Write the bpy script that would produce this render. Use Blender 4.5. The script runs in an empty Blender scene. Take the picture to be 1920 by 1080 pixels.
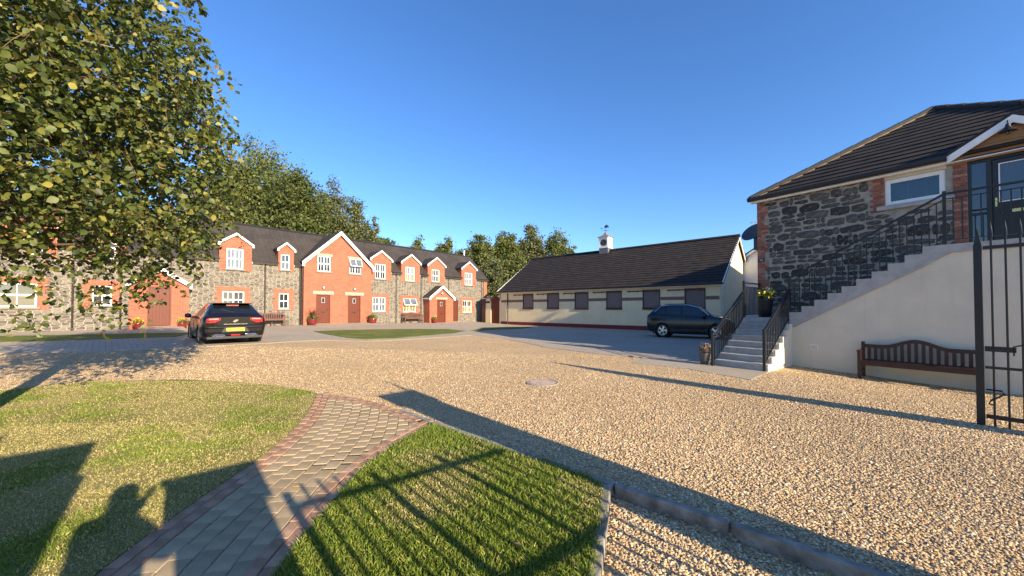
import bpy, bmesh, math, random
import numpy as np
from mathutils import Vector, Matrix
random.seed(7); RNG = np.random.default_rng(11)
sc = bpy.context.scene
col = sc.collection
R = math.radians

# ------------------------------------------------------------------ camera
F_PX, CAM_H, PITCH, SH = 680.0, 1.6, R(1.0), 26.1
cam_d = bpy.data.cameras.new("camera")
cam_d.sensor_width = 36.0
cam_d.lens = F_PX / 1920.0 * 36.0
cam_d.shift_y = SH / 1920.0
cam_d.clip_start = 0.03
cam_d.clip_end = 3000
cam = bpy.data.objects.new("camera", cam_d)
cam.location = (0, 0, CAM_H)
cam.rotation_euler = (R(90) + PITCH, 0, 0)
col.objects.link(cam)
sc.camera = cam

# ------------------------------------------------------------------ sky, sun, exposure
SUN_EL = R(19.0)
SUN_DIR = Vector((0.682 * math.cos(SUN_EL), -0.731 * math.cos(SUN_EL), math.sin(SUN_EL))).normalized()
world = bpy.data.worlds.new("World")
sc.world = world
world.use_nodes = True
wn = world.node_tree.nodes
wl = world.node_tree.links
wn.clear()
sky = wn.new("ShaderNodeTexSky")
sky.sky_type = 'NISHITA'
sky.sun_disc = False
sky.sun_elevation = SUN_EL
sky.sun_rotation = math.atan2(SUN_DIR.x, SUN_DIR.y)
sky.air_density = 1.0
sky.dust_density = 0.3
sky.ozone_density = 5.0
bg = wn.new("ShaderNodeBackground")
bg.inputs[1].default_value = 0.12
wo = wn.new("ShaderNodeOutputWorld")
hsv = wn.new("ShaderNodeHueSaturation")
hsv.inputs["Saturation"].default_value = 1.10
hsv.inputs["Hue"].default_value = 0.506
wl.new(sky.outputs[0], hsv.inputs["Color"])
wl.new(hsv.outputs[0], bg.inputs[0])
wl.new(bg.outputs[0], wo.inputs[0])
sun_d = bpy.data.lights.new("sun", 'SUN')
sun_d.energy = 5.0
sun_d.angle = R(0.5)
sun_d.color = (1.0, 0.83, 0.59)
sun = bpy.data.objects.new("sun", sun_d)
sun.rotation_euler = SUN_DIR.to_track_quat('Z', 'Y').to_euler()
sun.location = (20, -20, 30)
col.objects.link(sun)
sc.view_settings.view_transform = 'Standard'
sc.view_settings.look = 'None'
sc.view_settings.exposure = 1.2
sc.view_settings.gamma = 1.0
sc.view_settings.use_curve_mapping = False
sc.render.engine = 'CYCLES'
sc.cycles.max_bounces = 8
sc.cycles.use_denoising = True

# ------------------------------------------------------------------ survey helpers: the lie of the land, photo pixel -> ground point
def g(x, y):
    t = min(max((y - 5) / 8, 0), 1)
    t = t * t * (3 - 2 * t)
    z = .58 * (1 - math.exp(min(x, 0) / 13)) * t
    z += -.16 * math.exp(-((x - 9.6) ** 2 + (y - 7.4) ** 2) / (2 * 1.7 ** 2))
    return z
def g_np(x, y):
    t = np.clip((y - 5) / 8, 0, 1)
    t = t * t * (3 - 2 * t)
    z = .58 * (1 - np.exp(np.minimum(x, 0) / 13)) * t
    return z - .16 * np.exp(-((x - 9.6) ** 2 + (y - 7.4) ** 2) / (2 * 1.7 ** 2))
def G(px, py):
    xc, yc = (px - 960) / F_PX, (540 - py + SH) / F_PX
    c, s = math.cos(PITCH), math.sin(PITCH)
    d = (xc, c - yc * s, s + yc * c)
    z = 0
    for _ in range(40):
        k = (z - CAM_H) / d[2]
        x, y = d[0] * k, d[1] * k
        z = .5 * z + .5 * g(x, y)
    return (x, y)
def inside(poly, x, y):
    """vectorised point in polygon"""
    x = np.asarray(x, float); y = np.asarray(y, float)
    res = np.zeros(x.shape, bool)
    n = len(poly)
    j = n - 1
    for i in range(n):
        xi, yi = poly[i]; xj, yj = poly[j]
        if yi != yj:
            res ^= ((yi > y) != (yj > y)) & (x < (xj - xi) * (y - yi) / (yj - yi) + xi)
        j = i
    return res

# ------------------------------------------------------------------ materials
MATS = {}
def nodes_of(name):
    m = bpy.data.materials.new(name)
    m.use_nodes = True
    nt = m.node_tree
    b = nt.nodes["Principled BSDF"]
    return m, nt, b
def ramp(nt, fac, stops, interp='LINEAR'):
    r = nt.nodes.new("ShaderNodeValToRGB")
    r.color_ramp.interpolation = interp
    els = r.color_ramp.elements
    while len(els) < len(stops):
        els.new(0.5)
    for e, (p, c) in zip(els, stops):
        e.position = p
        e.color = (*c, 1) if len(c) == 3 else c
    nt.links.new(fac, r.inputs[0])
    return r.outputs[0]
def tcoord(nt, scale=(1, 1, 1), kind="Object"):
    t = nt.nodes.new("ShaderNodeTexCoord")
    mp = nt.nodes.new("ShaderNodeMapping")
    mp.inputs["Scale"].default_value = scale
    nt.links.new(t.outputs[kind], mp.inputs[0])
    return mp.outputs[0]
def noise(nt, vec, scale, detail=5, rough=.6):
    n = nt.nodes.new("ShaderNodeTexNoise")
    n.inputs["Scale"].default_value = scale
    n.inputs["Detail"].default_value = detail
    n.inputs["Roughness"].default_value = rough
    nt.links.new(vec, n.inputs["Vector"])
    return n
def mixc(nt, fac, a, b, mode='MIX'):
    m = nt.nodes.new("ShaderNodeMix")
    m.data_type = 'RGBA'
    m.blend_type = mode
    for sock, v in ((m.inputs[0], fac), (m.inputs[6], a), (m.inputs[7], b)):
        if hasattr(v, 'links'):
            nt.links.new(v, sock)
        elif isinstance(v, (int, float)):
            sock.default_value = v
        else:
            sock.default_value = (*v, 1)
    return m.outputs[2]
def mathn(nt, op, a, b=0.0):
    m = nt.nodes.new("ShaderNodeMath")
    m.operation = op
    for sock, v in ((m.inputs[0], a), (m.inputs[1], b)):
        if hasattr(v, 'links'):
            nt.links.new(v, sock)
        else:
            sock.default_value = v
    return m.outputs[0]
def bump(nt, b, height, strength=.4, dist=.02):
    n = nt.nodes.new("ShaderNodeBump")
    n.inputs["Strength"].default_value = strength
    n.inputs["Distance"].default_value = dist
    nt.links.new(height, n.inputs["Height"])
    nt.links.new(n.outputs[0], b.inputs["Normal"])
def plain(name, c, rough=.6, var=.12, scale=6, bmp=.15, bscale=60, metal=0.0, spec=.5, coat=0.0):
    """base colour with soft blotches, fine grain relief and a little roughness wear"""
    if name in MATS:
        return MATS[name]
    m, nt, b = nodes_of(name)
    v = tcoord(nt)
    n1 = noise(nt, v, scale, 6)
    lo = tuple(max(0, k * (1 - var)) for k in c)
    hi = tuple(min(1, k * (1 + var)) for k in c)
    cc = ramp(nt, n1.outputs[0], [(.3, lo), (.7, hi)])
    nt.links.new(cc, b.inputs["Base Color"])
    n2 = noise(nt, v, bscale, 4)
    if bmp:
        bump(nt, b, n2.outputs[0], bmp, .006)
    rr = nt.nodes.new("ShaderNodeMapRange")
    rr.inputs[3].default_value = max(0, rough - .08)
    rr.inputs[4].default_value = min(1, rough + .08)
    nt.links.new(n1.outputs[0], rr.inputs[0])
    nt.links.new(rr.outputs[0], b.inputs["Roughness"])
    b.inputs["Metallic"].default_value = metal
    b.inputs["Specular IOR Level"].default_value = spec
    b.inputs["Coat Weight"].default_value = coat
    b.inputs["Coat Roughness"].default_value = .04
    MATS[name] = m
    return m
def wallvec(nt, sx=1, sz=1):
    """(x + y, z) so that walls of either direction carry the pattern"""
    t = nt.nodes.new("ShaderNodeTexCoord")
    s = nt.nodes.new("ShaderNodeSeparateXYZ")
    nt.links.new(t.outputs["Object"], s.inputs[0])
    u = mathn(nt, 'MULTIPLY', mathn(nt, 'ADD', s.outputs[0], s.outputs[1]), sx)
    w = mathn(nt, 'MULTIPLY', s.outputs[2], sz)
    c = nt.nodes.new("ShaderNodeCombineXYZ")
    nt.links.new(u, c.inputs[0]); nt.links.new(w, c.inputs[1])
    return c.outputs[0], t.outputs["Object"]
def brick_mat(name, c1, c2, mortar, bw=.225, bh=.075, ms=.010, bstr=.5):
    m, nt, b = nodes_of(name)
    v, ob = wallvec(nt)
    br = nt.nodes.new("ShaderNodeTexBrick")
    nt.links.new(v, br.inputs["Vector"])
    br.inputs["Scale"].default_value = 1
    br.inputs["Brick Width"].default_value = bw
    br.inputs["Row Height"].default_value = bh
    br.inputs["Mortar Size"].default_value = ms
    br.inputs["Mortar Smooth"].default_value = .3
    br.inputs["Bias"].default_value = 0
    br.inputs["Color1"].default_value = (*c1, 1)
    br.inputs["Color2"].default_value = (*c2, 1)
    br.inputs["Mortar"].default_value = (*mortar, 1)
    n = noise(nt, ob, 1.3, 6)
    n3 = noise(nt, ob, 14, 4)
    c = mixc(nt, .35, br.outputs[0], ramp(nt, n.outputs[0], [(.3, tuple(k * .62 for k in c1)), (.7, tuple(min(1, k * 1.25) for k in c2))]))
    c = mixc(nt, .25, c, ramp(nt, n3.outputs[0], [(.35, tuple(k * .6 for k in c1)), (.65, c2)]))
    nt.links.new(c, b.inputs["Base Color"])
    b.inputs["Roughness"].default_value = .85
    inv = mathn(nt, 'SUBTRACT', 1.0, br.outputs[1])
    h = mathn(nt, 'ADD', inv, mathn(nt, 'MULTIPLY', noise(nt, ob, 90, 3).outputs[0], .3))
    bump(nt, b, h, bstr, .008)
    MATS[name] = m
    return m
def rubble_mat(name, sx, sz, stones, mortar, edge=.07, bstr=.8):
    m, nt, b = nodes_of(name)
    v, ob = wallvec(nt, sx, sz)
    nd = noise(nt, v, 1.1, 2)
    vv = nt.nodes.new("ShaderNodeVectorMath")
    vv.operation = 'MULTIPLY_ADD'
    nt.links.new(nd.outputs[1], vv.inputs[0])
    vv.inputs[1].default_value = (.35, .35, 0)
    nt.links.new(v, vv.inputs[2])
    vo = nt.nodes.new("ShaderNodeTexVoronoi")
    vo.voronoi_dimensions = '2D'
    vo.feature = 'F1'
    vo.distance = 'CHEBYCHEV'
    vo.inputs["Scale"].default_value = 1
    vo.inputs["Randomness"].default_value = .75
    vo2 = nt.nodes.new("ShaderNodeTexVoronoi")
    vo2.voronoi_dimensions = '2D'
    vo2.feature = 'DISTANCE_TO_EDGE'
    vo2.inputs["Scale"].default_value = 1
    vo2.inputs["Randomness"].default_value = .75
    vo.distance = 'EUCLIDEAN'
    nt.links.new(vv.outputs[0], vo.inputs["Vector"]); nt.links.new(vv.outputs[0], vo2.inputs["Vector"])
    sepc = nt.nodes.new("ShaderNodeSeparateColor")
    nt.links.new(vo.outputs["Color"], sepc.inputs[0])
    k = len(stones)
    sc_ = ramp(nt, sepc.outputs[0], [(i / (k - 1), s) for i, s in enumerate(stones)], 'CONSTANT')
    nz = noise(nt, ob, 22, 6)
    sc_ = mixc(nt, .45, sc_, ramp(nt, nz.outputs[0], [(.3, tuple(q * .5 for q in stones[0])), (.7, tuple(min(1, q * 1.5) for q in stones[-1]))]))
    e = nt.nodes.new("ShaderNodeMapRange")
    e.inputs[1].default_value = edge * .55
    e.inputs[2].default_value = edge * 1.35
    nt.links.new(mathn(nt, 'ADD', vo2.outputs[0], mathn(nt, 'MULTIPLY', mathn(nt, 'SUBTRACT', nz.outputs[0], .5), .06)), e.inputs[0])
    nm = noise(nt, ob, 2.2, 5)
    mo = ramp(nt, nm.outputs[0], [(.3, tuple(q * .8 for q in mortar)), (.7, tuple(min(1, q * 1.15) for q in mortar))])
    c = mixc(nt, e.outputs[0], mo, sc_)
    nt.links.new(c, b.inputs["Base Color"])
    b.inputs["Roughness"].default_value = .9
    h = mathn(nt, 'ADD', e.outputs[0], mathn(nt, 'MULTIPLY', nz.outputs[0], .5))
    bump(nt, b, h, bstr, .03)
    MATS[name] = m
    return m
def roof_mat(name, c1, c2, bw, bh, bstr=.6, ms=.012):
    m, nt, b = nodes_of(name)
    v, ob = wallvec(nt, 1, 1.45)
    br = nt.nodes.new("ShaderNodeTexBrick")
    nt.links.new(v, br.inputs["Vector"])
    br.inputs["Scale"].default_value = 1
    br.inputs["Brick Width"].default_value = bw
    br.inputs["Row Height"].default_value = bh
    br.inputs["Mortar Size"].default_value = ms
    br.inputs["Color1"].default_value = (*c1, 1)
    br.inputs["Color2"].default_value = (*c2, 1)
    br.inputs["Mortar"].default_value = (*[k * .35 for k in c1], 1)
    n = noise(nt, ob, .8, 6, .7)
    n2 = noise(nt, ob, 9, 5, .7)
    c = mixc(nt, .5, br.outputs[0], ramp(nt, n.outputs[0], [(.3, tuple(k * .6 for k in c1)), (.7, tuple(k * 1.5 for k in c2))]))
    lich = ramp(nt, n2.outputs[0], [(.66, (0, 0, 0)), (.74, (1, 1, 1))])
    c = mixc(nt, mathn(nt, 'MULTIPLY', lich, .35), c, tuple(min(1, k * 2.6) for k in c2))
    nt.links.new(c, b.inputs["Base Color"])
    b.inputs["Roughness"].default_value = .75
    b.inputs["Specular IOR Level"].default_value = .3
    h = mathn(nt, 'ADD', mathn(nt, 'SUBTRACT', 1.0, br.outputs[1]), mathn(nt, 'MULTIPLY', n2.outputs[0], .4))
    bump(nt, b, h, bstr, .02)
    MATS[name] = m
    return m
def attr_mat(name, rough=.8, trans=0.0, attr="Col", spec=.3, bscale=0):
    m, nt, b = nodes_of(name)
    a = nt.nodes.new("ShaderNodeAttribute")
    a.attribute_name = attr
    nt.links.new(a.outputs[0], b.inputs["Base Color"])
    b.inputs["Roughness"].default_value = rough
    b.inputs["Specular IOR Level"].default_value = spec
    if bscale:
        bump(nt, b, noise(nt, tcoord(nt), bscale, 4).outputs[0], .4, .01)
    if trans:
        t = nt.nodes.new("ShaderNodeBsdfTranslucent")
        hs = nt.nodes.new("ShaderNodeHueSaturation")
        hs.inputs["Value"].default_value = 1.3
        hs.inputs["Saturation"].default_value = 1.15
        nt.links.new(a.outputs[0], hs.inputs["Color"])
        nt.links.new(hs.outputs[0], t.inputs[0])
        mx = nt.nodes.new("ShaderNodeMixShader")
        mx.inputs[0].default_value = trans
        out = nt.nodes["Material Output"]
        nt.links.new(b.outputs[0], mx.inputs[1]); nt.links.new(t.outputs[0], mx.inputs[2])
        nt.links.new(mx.outputs[0], out.inputs[0])
    MATS[name] = m
    return m
def glass_mat(name, c, rough=.04, spec=1.0):
    m, nt, b = nodes_of(name)
    v = tcoord(nt)
    n = noise(nt, v, 2.5, 3)
    nt.links.new(ramp(nt, n.outputs[0], [(.3, tuple(k * .6 for k in c)), (.7, tuple(k * 1.3 for k in c))]), b.inputs["Base Color"])
    b.inputs["Roughness"].default_value = rough
    b.inputs["Specular IOR Level"].default_value = spec
    b.inputs["IOR"].default_value = 1.6
    bump(nt, b, noise(nt, v, 1.5, 2).outputs[0], .04, .02)
    MATS[name] = m
    return m
def planks_mat(name, c, c2, scale=(1, 1, 1), rough=.55, spec=.4):
    m, nt, b = nodes_of(name)
    v = tcoord(nt, scale)
    n = noise(nt, v, 6, 6, .65)
    n.inputs["Distortion"].default_value = 1.2
    nt.links.new(ramp(nt, n.outputs[0], [(.3, c), (.7, c2)]), b.inputs["Base Color"])
    b.inputs["Roughness"].default_value = rough
    b.inputs["Specular IOR Level"].default_value = spec
    bump(nt, b, n.outputs[0], .2, .004)
    MATS[name] = m
    return m

def stained_render(name, c):
    """painted render: faint blotches, rain streaks and hairline grime"""
    m, nt, b = nodes_of(name)
    v = tcoord(nt)
    n1 = noise(nt, v, 1.2, 6, .65)
    n2 = noise(nt, tcoord(nt, (5, 5, .35)), 1.6, 5, .7)
    n3 = noise(nt, v, 7, 6, .75)
    cc = ramp(nt, n1.outputs[0], [(.3, tuple(k * .9 for k in c)), (.7, tuple(k * 1.06 for k in c))])
    cc = mixc(nt, mathn(nt, 'MULTIPLY', ramp(nt, n2.outputs[0], [(.55, (0, 0, 0)), (.75, (1, 1, 1))]), .22), cc, tuple(k * .62 for k in c))
    cc = mixc(nt, mathn(nt, 'MULTIPLY', ramp(nt, n3.outputs[0], [(.60, (0, 0, 0)), (.72, (1, 1, 1))]), .12), cc, tuple(k * .55 for k in c))
    nt.links.new(cc, b.inputs["Base Color"])
    b.inputs["Roughness"].default_value = .92
    b.inputs["Specular IOR Level"].default_value = .2
    bump(nt, b, noise(nt, v, 60, 4).outputs[0], .3, .006)
    return m
M_BRICK = brick_mat("orange_brick", (.26, .058, .030), (.44, .125, .068), (.45, .25, .17), bstr=.6)
M_RUBBLE = rubble_mat("terrace_rubble", 3.9, 8.6, [(.13, .115, .095), (.22, .195, .155), (.075, .068, .062), (.27, .24, .19), (.17, .145, .115), (.10, .088, .075)], (.38, .335, .26), .07)
M_SLATE = roof_mat("terrace_slate", (.040, .034, .031), (.056, .048, .043), .30, .20)
M_FASCIA = plain("white_fascia", (.82, .81, .78), .45, .05, 3, .05)
M_UPVC = plain("white_window_frame", (.80, .79, .76), .35, .04, 5, .03)
M_GLASS = glass_mat("window_glass", (.03, .035, .04))
M_GLASSL = glass_mat("painted_reflection_glass", (.13, .15, .18), .10, .8)  # pale blue base colour stands in for sky reflected in the panes
M_CURTAIN = glass_mat("curtained_glass", (.30, .20, .075), .15, .7)
M_SILL = plain("grey_stone_sill", (.20, .19, .165), .85, .25, 12, .3, 40)
M_LINTEL = plain("lichen_stone_lintel", (.36, .30, .23), .9, .4, 9, .4, 30)
M_DOOR = planks_mat("varnished_door", (.085, .016, .006), (.14, .030, .010), (12, 12, .8))
M_PIPE = plain("dark_downpipe", (.035, .026, .022), .4, .2, 8, .05)
M_BLACK = plain("black_iron", (.012, .012, .013), .42, .3, 14, .2, 80, spec=.5)
M_STABLE = stained_render("cream_render", (.79, .665, .415))
M_STABLE2 = plain("pale_render_stripe", (.70, .68, .62), .9, .05, 2, .2, 70)
M_MAROON = plain("maroon_plinth_paint", (.16, .016, .016), .7, .2, 3, .2)
M_BAND = plain("brown_band", (.20, .125, .09), .85, .2, 4, .2)
M_SHUTTER = planks_mat("grey_shutter", (.15, .118, .105), (.21, .17, .15), (9, 9, .5), .6)
M_WINFRAME = plain("dark_brown_frame", (.06, .022, .018), .6, .2, 8, .1)
M_TILE = plain("dark_roof_tile", (.032, .027, .024), .8, .35, 2.2, .5, 45, spec=.25)
M_RIDGE = plain("ridge_tile", (.020, .018, .017), .7, .3, 5, .3)
M_MORTAR = plain("tan_mortar_line", (.22, .15, .085), .9, .3, 10, .3)
M_RENDER = stained_render("white_render", (.64, .58, .455))
M_CONC = plain("step_concrete", (.36, .355, .34), .9, .18, 5, .35, 50)
M_CONCD = plain("weathered_kerb", (.27, .245, .205), .95, .5, 8, .9, 40, spec=.15)
M_HBRICK = plain("house_brick", (.27, .105, .07), .88, .35, 16, .4, 60)
M_HBRICK2 = plain("house_brick_pale", (.36, .17, .11), .88, .35, 16, .4, 60)
M_HBRICK3 = plain("house_brick_dark", (.20, .075, .055), .88, .35, 16, .4, 60)
M_HMORTAR = plain("house_mortar", (.32, .29, .235), .95, .25, 7, .6, 35)
M_BENCH = planks_mat("mahogany_bench", (.024, .007, .006), (.045, .012, .009), (3, 3, 3), .4, .5)
M_BENCH2 = planks_mat("weathered_bench", (.10, .040, .030), (.16, .07, .05), (3, 3, 3), .6)
M_WOODSOF = planks_mat("stained_boards", (.27, .135, .05), (.36, .19, .075), (.6, 8, 8), .5)
M_DARKDOOR = plain("black_brown_door", (.018, .012, .011), .35, .2, 8, .05)
M_BRASS = plain("brass", (.75, .55, .22), .25, .1, 10, .03, metal=1)
M_BLIND = plain("blind_slats", (.42, .47, .52), .5, .1, 4, .05)
M_POTRED = plain("glazed_red_pot", (.16, .014, .014), .12, .25, 5, .05, spec=.7, coat=.6)
M_POTGREY = plain("grey_pot", (.09, .09, .09), .6, .2, 6, .2)
M_POTBLK = plain("black_planter", (.014, .014, .015), .5, .2, 6, .1)
M_LEAF = attr_mat("leaf", .5, .28, spec=.4)
M_FOL = attr_mat("tree_foliage", .65, .22, spec=.25)
M_BARK = plain("bark", (.16, .13, .10), .95, .35, 7, .8, 25)
M_BIRCH = plain("birch_bark", (.30, .25, .20), .85, .45, 9, .6, 25)
M_TWIG = plain("twig", (.14, .075, .045), .85, .3, 9, .3)

# stone of the right-hand house: dark rubble with white quartz flecks
def house_stone_mat():
    m, nt, b = nodes_of("dark_flecked_stone")
    oi = nt.nodes.new("ShaderNodeObjectInfo")
    v = tcoord(nt)
    n = noise(nt, v, 9, 7, .7)
    c = ramp(nt, n.outputs[0], [(.28, (.026, .025, .023)), (.5, (.062, .058, .050)), (.72, (.125, .115, .097))])
    hv = nt.nodes.new("ShaderNodeHueSaturation")
    nt.links.new(c, hv.inputs["Color"])
    rr = nt.nodes.new("ShaderNodeMapRange")
    rr.inputs[3].default_value = .5
    rr.inputs[4].default_value = 1.7
    nt.links.new(oi.outputs["Random"], rr.inputs[0]); nt.links.new(rr.outputs[0], hv.inputs["Value"])
    n2 = noise(nt, v, 26, 3, .5)
    n4 = noise(nt, v, 2.6, 3, .5)
    thr = mathn(nt, 'MULTIPLY', ramp(nt, n2.outputs[0], [(.60, (0, 0, 0)), (.65, (1, 1, 1))]), ramp(nt, n4.outputs[0], [(.50, (0, 0, 0)), (.60, (1, 1, 1))]))
    cc = mixc(nt, thr, hv.outputs[0], (.55, .54, .50))
    nt.links.new(cc, b.inputs["Base Color"])
    b.inputs["Roughness"].default_value = .85
    bump(nt, b, noise(nt, v, 18, 6, .7).outputs[0], .8, .03)
    return m
M_HSTONE = house_stone_mat()

# ------------------------------------------------------------------ mesh builder
class MB:
    def __init__(s):
        s.v = []; s.f = []; s.mi = []
    def add(s, vs, fs, mi=0):
        o = len(s.v)
        s.v += [tuple(p) for p in vs]
        s.f += [tuple(o + i for i in f) for f in fs]
        s.mi += [mi] * len(fs)
        return s
    def box(s, x0, x1, y0, y1, z0, z1, mi=0):
        v = [(x0, y0, z0), (x1, y0, z0), (x1, y1, z0), (x0, y1, z0), (x0, y0, z1), (x1, y0, z1), (x1, y1, z1), (x0, y1, z1)]
        return s.add(v, [(0, 3, 2, 1), (4, 5, 6, 7), (0, 1, 5, 4), (1, 2, 6, 5), (2, 3, 7, 6), (3, 0, 4, 7)], mi)
    def hexa(s, b4, t4, mi=0):
        return s.add(list(b4) + list(t4), [(0, 3, 2, 1), (4, 5, 6, 7), (0, 1, 5, 4), (1, 2, 6, 5), (2, 3, 7, 6), (3, 0, 4, 7)], mi)
    def prism(s, poly, axis, lo, hi, mi=0):
        """poly: 2D points; axis 'y' -> (x,z) extruded in y; 'x' -> (y,z) extruded in x; 'z' -> (x,y)"""
        def P(p, t):
            return (p[0], t, p[1]) if axis == 'y' else ((t, p[0], p[1]) if axis == 'x' else (p[0], p[1], t))
        n = len(poly)
        vs = [P(p, lo) for p in poly] + [P(p, hi) for p in poly]
        fs = [tuple(range(n - 1, -1, -1)), tuple(range(n, 2 * n))]
        fs += [(i, (i + 1) % n, n + (i + 1) % n, n + i) for i in range(n)]
        return s.add(vs, fs, mi)
    def bar(s, p, q, w, h=None, mi=0, up=(0, 0, 1)):
        h = h or w
        p, q = Vector(p), Vector(q)
        d = (q - p).normalized()
        u = Vector(up)
        if abs(d.dot(u)) > .98:
            u = Vector((0, 1, 0))
        a = d.cross(u).normalized() * w / 2
        c = a.cross(d).normalized() * h / 2
        return s.hexa([p - a - c, p + a - c, p + a + c, p - a + c], [q - a - c, q + a - c, q + a + c, q - a + c], mi)
    def tube(s, pts, rads, n=8, mi=0, cap=True):
        pts = [Vector(p) for p in pts]
        if not hasattr(rads, '__len__'):
            rads = [rads] * len(pts)
        vs = []
        for i, p in enumerate(pts):
            d = (pts[min(i + 1, len(pts) - 1)] - pts[max(i - 1, 0)]).normalized()
            u = Vector((0, 0, 1)) if abs(d.z) < .9 else Vector((1, 0, 0))
            a = d.cross(u).normalized(); c = a.cross(d).normalized()
            for k in range(n):
                t = 2 * math.pi * k / n
                vs.append(p + (a * math.cos(t) + c * math.sin(t)) * rads[i])
        fs = []
        for i in range(len(pts) - 1):
            for k in range(n):
                fs.append((i * n + k, i * n + (k + 1) % n, (i + 1) * n + (k + 1) % n, (i + 1) * n + k))
        if cap:
            fs.append(tuple(range(n - 1, -1, -1)))
            fs.append(tuple((len(pts) - 1) * n + k for k in range(n)))
        return s.add(vs, fs, mi)
    def lathe(s, prof, n=20, cx=0, cy=0, cz=0, axis='z', mi=0, cap=True):
        vs = []
        for (r, z) in prof:
            for k in range(n):
                t = 2 * math.pi * k / n
                if axis == 'z':
                    vs.append((cx + r * math.cos(t), cy + r * math.sin(t), cz + z))
                elif axis == 'y':
                    vs.append((cx + r * math.cos(t), cy + z, cz + r * math.sin(t)))
                else:
                    vs.append((cx + z, cy + r * math.cos(t), cz + r * math.sin(t)))
        fs = [(i * n + k, i * n + (k + 1) % n, (i + 1) * n + (k + 1) % n, (i + 1) * n + k) for i in range(len(prof) - 1) for k in range(n)]
        if cap:
            fs.append(tuple(range(n - 1, -1, -1)))
            fs.append(tuple((len(prof) - 1) * n + k for k in range(n)))
        return s.add(vs, fs, mi)
    def mesh(s, name, mats, smooth=False, fix=True):
        me = bpy.data.meshes.new(name)
        me.from_pydata(s.v, [], s.f)
        for m in (mats if isinstance(mats, (list, tuple)) else [mats]):
            me.materials.append(m)
        if any(s.mi):
            me.polygons.foreach_set("material_index", s.mi)
        if fix:
            bm = bmesh.new(); bm.from_mesh(me)
            bmesh.ops.recalc_face_normals(bm, faces=bm.faces)
            bm.to_mesh(me); bm.free()
        if smooth:
            me.polygons.foreach_set("use_smooth", [True] * len(me.polygons))
        return me
    def build(s, name, mats, parent=None, smooth=False, bevel=0, loc=None, fix=True):
        o = bpy.data.objects.new(name, s.mesh(name, mats, smooth, fix))
        col.objects.link(o)
        o.parent = parent
        if loc is not None:
            o.location = loc
        if bevel:
            b = o.modifiers.new("bevel", 'BEVEL')
            b.width = bevel; b.segments = 2; b.limit_method = 'ANGLE'
        return o
def inst(name, me, parent=None, loc=(0, 0, 0), rot=None, scale=None):
    o = bpy.data.objects.new(name, me)
    col.objects.link(o)
    o.parent = parent
    o.location = loc
    if rot is not None:
        o.rotation_euler = rot
    if scale is not None:
        o.scale = scale
    return o
def empty(name, loc=(0, 0, 0), rz=0.0):
    o = bpy.data.objects.new(name, None)
    o.empty_display_size = .2
    o.location = loc
    o.rotation_euler = (0, 0, rz)
    col.objects.link(o)
    return o
def tag(o, label, cat, group=None):
    o["label"] = label; o["category"] = cat
    if group:
        o["group"] = group
    return o
def struct(o, label=None, kind="structure"):
    o["kind"] = kind
    if label:
        o["label"] = label
    return o
def copy_tree(o, parent=None):
    c = o.copy(); col.objects.link(c); c.parent = parent
    for ch in list(o.children):
        copy_tree(ch, c)
    return c
def text_part(name, body, size, mat, parent, loc, rot, extrude=.002):
    cu = bpy.data.curves.new(name, 'FONT')
    cu.body = body; cu.size = size; cu.extrude = extrude
    cu.align_x = 'CENTER'; cu.align_y = 'CENTER'
    cu.materials.append(mat)
    tmp = bpy.data.objects.new(name, cu)
    me = bpy.data.meshes.new_from_object(tmp)
    me.name = name
    bpy.data.objects.remove(tmp)
    return inst(name, me, parent, loc, rot)
def color_mesh(name, verts, faces, cols, mats, smooth=False):
    """numpy mesh of equal-size faces with one colour per face"""
    me = bpy.data.meshes.new(name)
    nv, nf, k = len(verts), len(faces), faces.shape[1]
    me.vertices.add(nv); me.loops.add(nf * k); me.polygons.add(nf)
    me.vertices.foreach_set("co", np.ascontiguousarray(verts, np.float32).ravel())
    me.loops.foreach_set("vertex_index", np.ascontiguousarray(faces, np.int32).ravel())
    me.polygons.foreach_set("loop_start", np.arange(0, nf * k, k, dtype=np.int32))
    a = me.attributes.new("Col", 'FLOAT_COLOR', 'FACE')
    c4 = np.ones((nf, 4), np.float32); c4[:, :3] = cols
    a.data.foreach_set("color", c4.ravel())
    me.materials.append(mats)
    me.update(); me.validate()
    if smooth:
        me.polygons.foreach_set("use_smooth", [True] * nf)
    return me
def palette(n, cols, w=None, jit=.15):
    cols = np.array(cols, float)
    i = RNG.choice(len(cols), n, p=w)
    return np.clip(cols[i] * (1 + jit * RNG.standard_normal((n, 1))), .004, 1)


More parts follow.
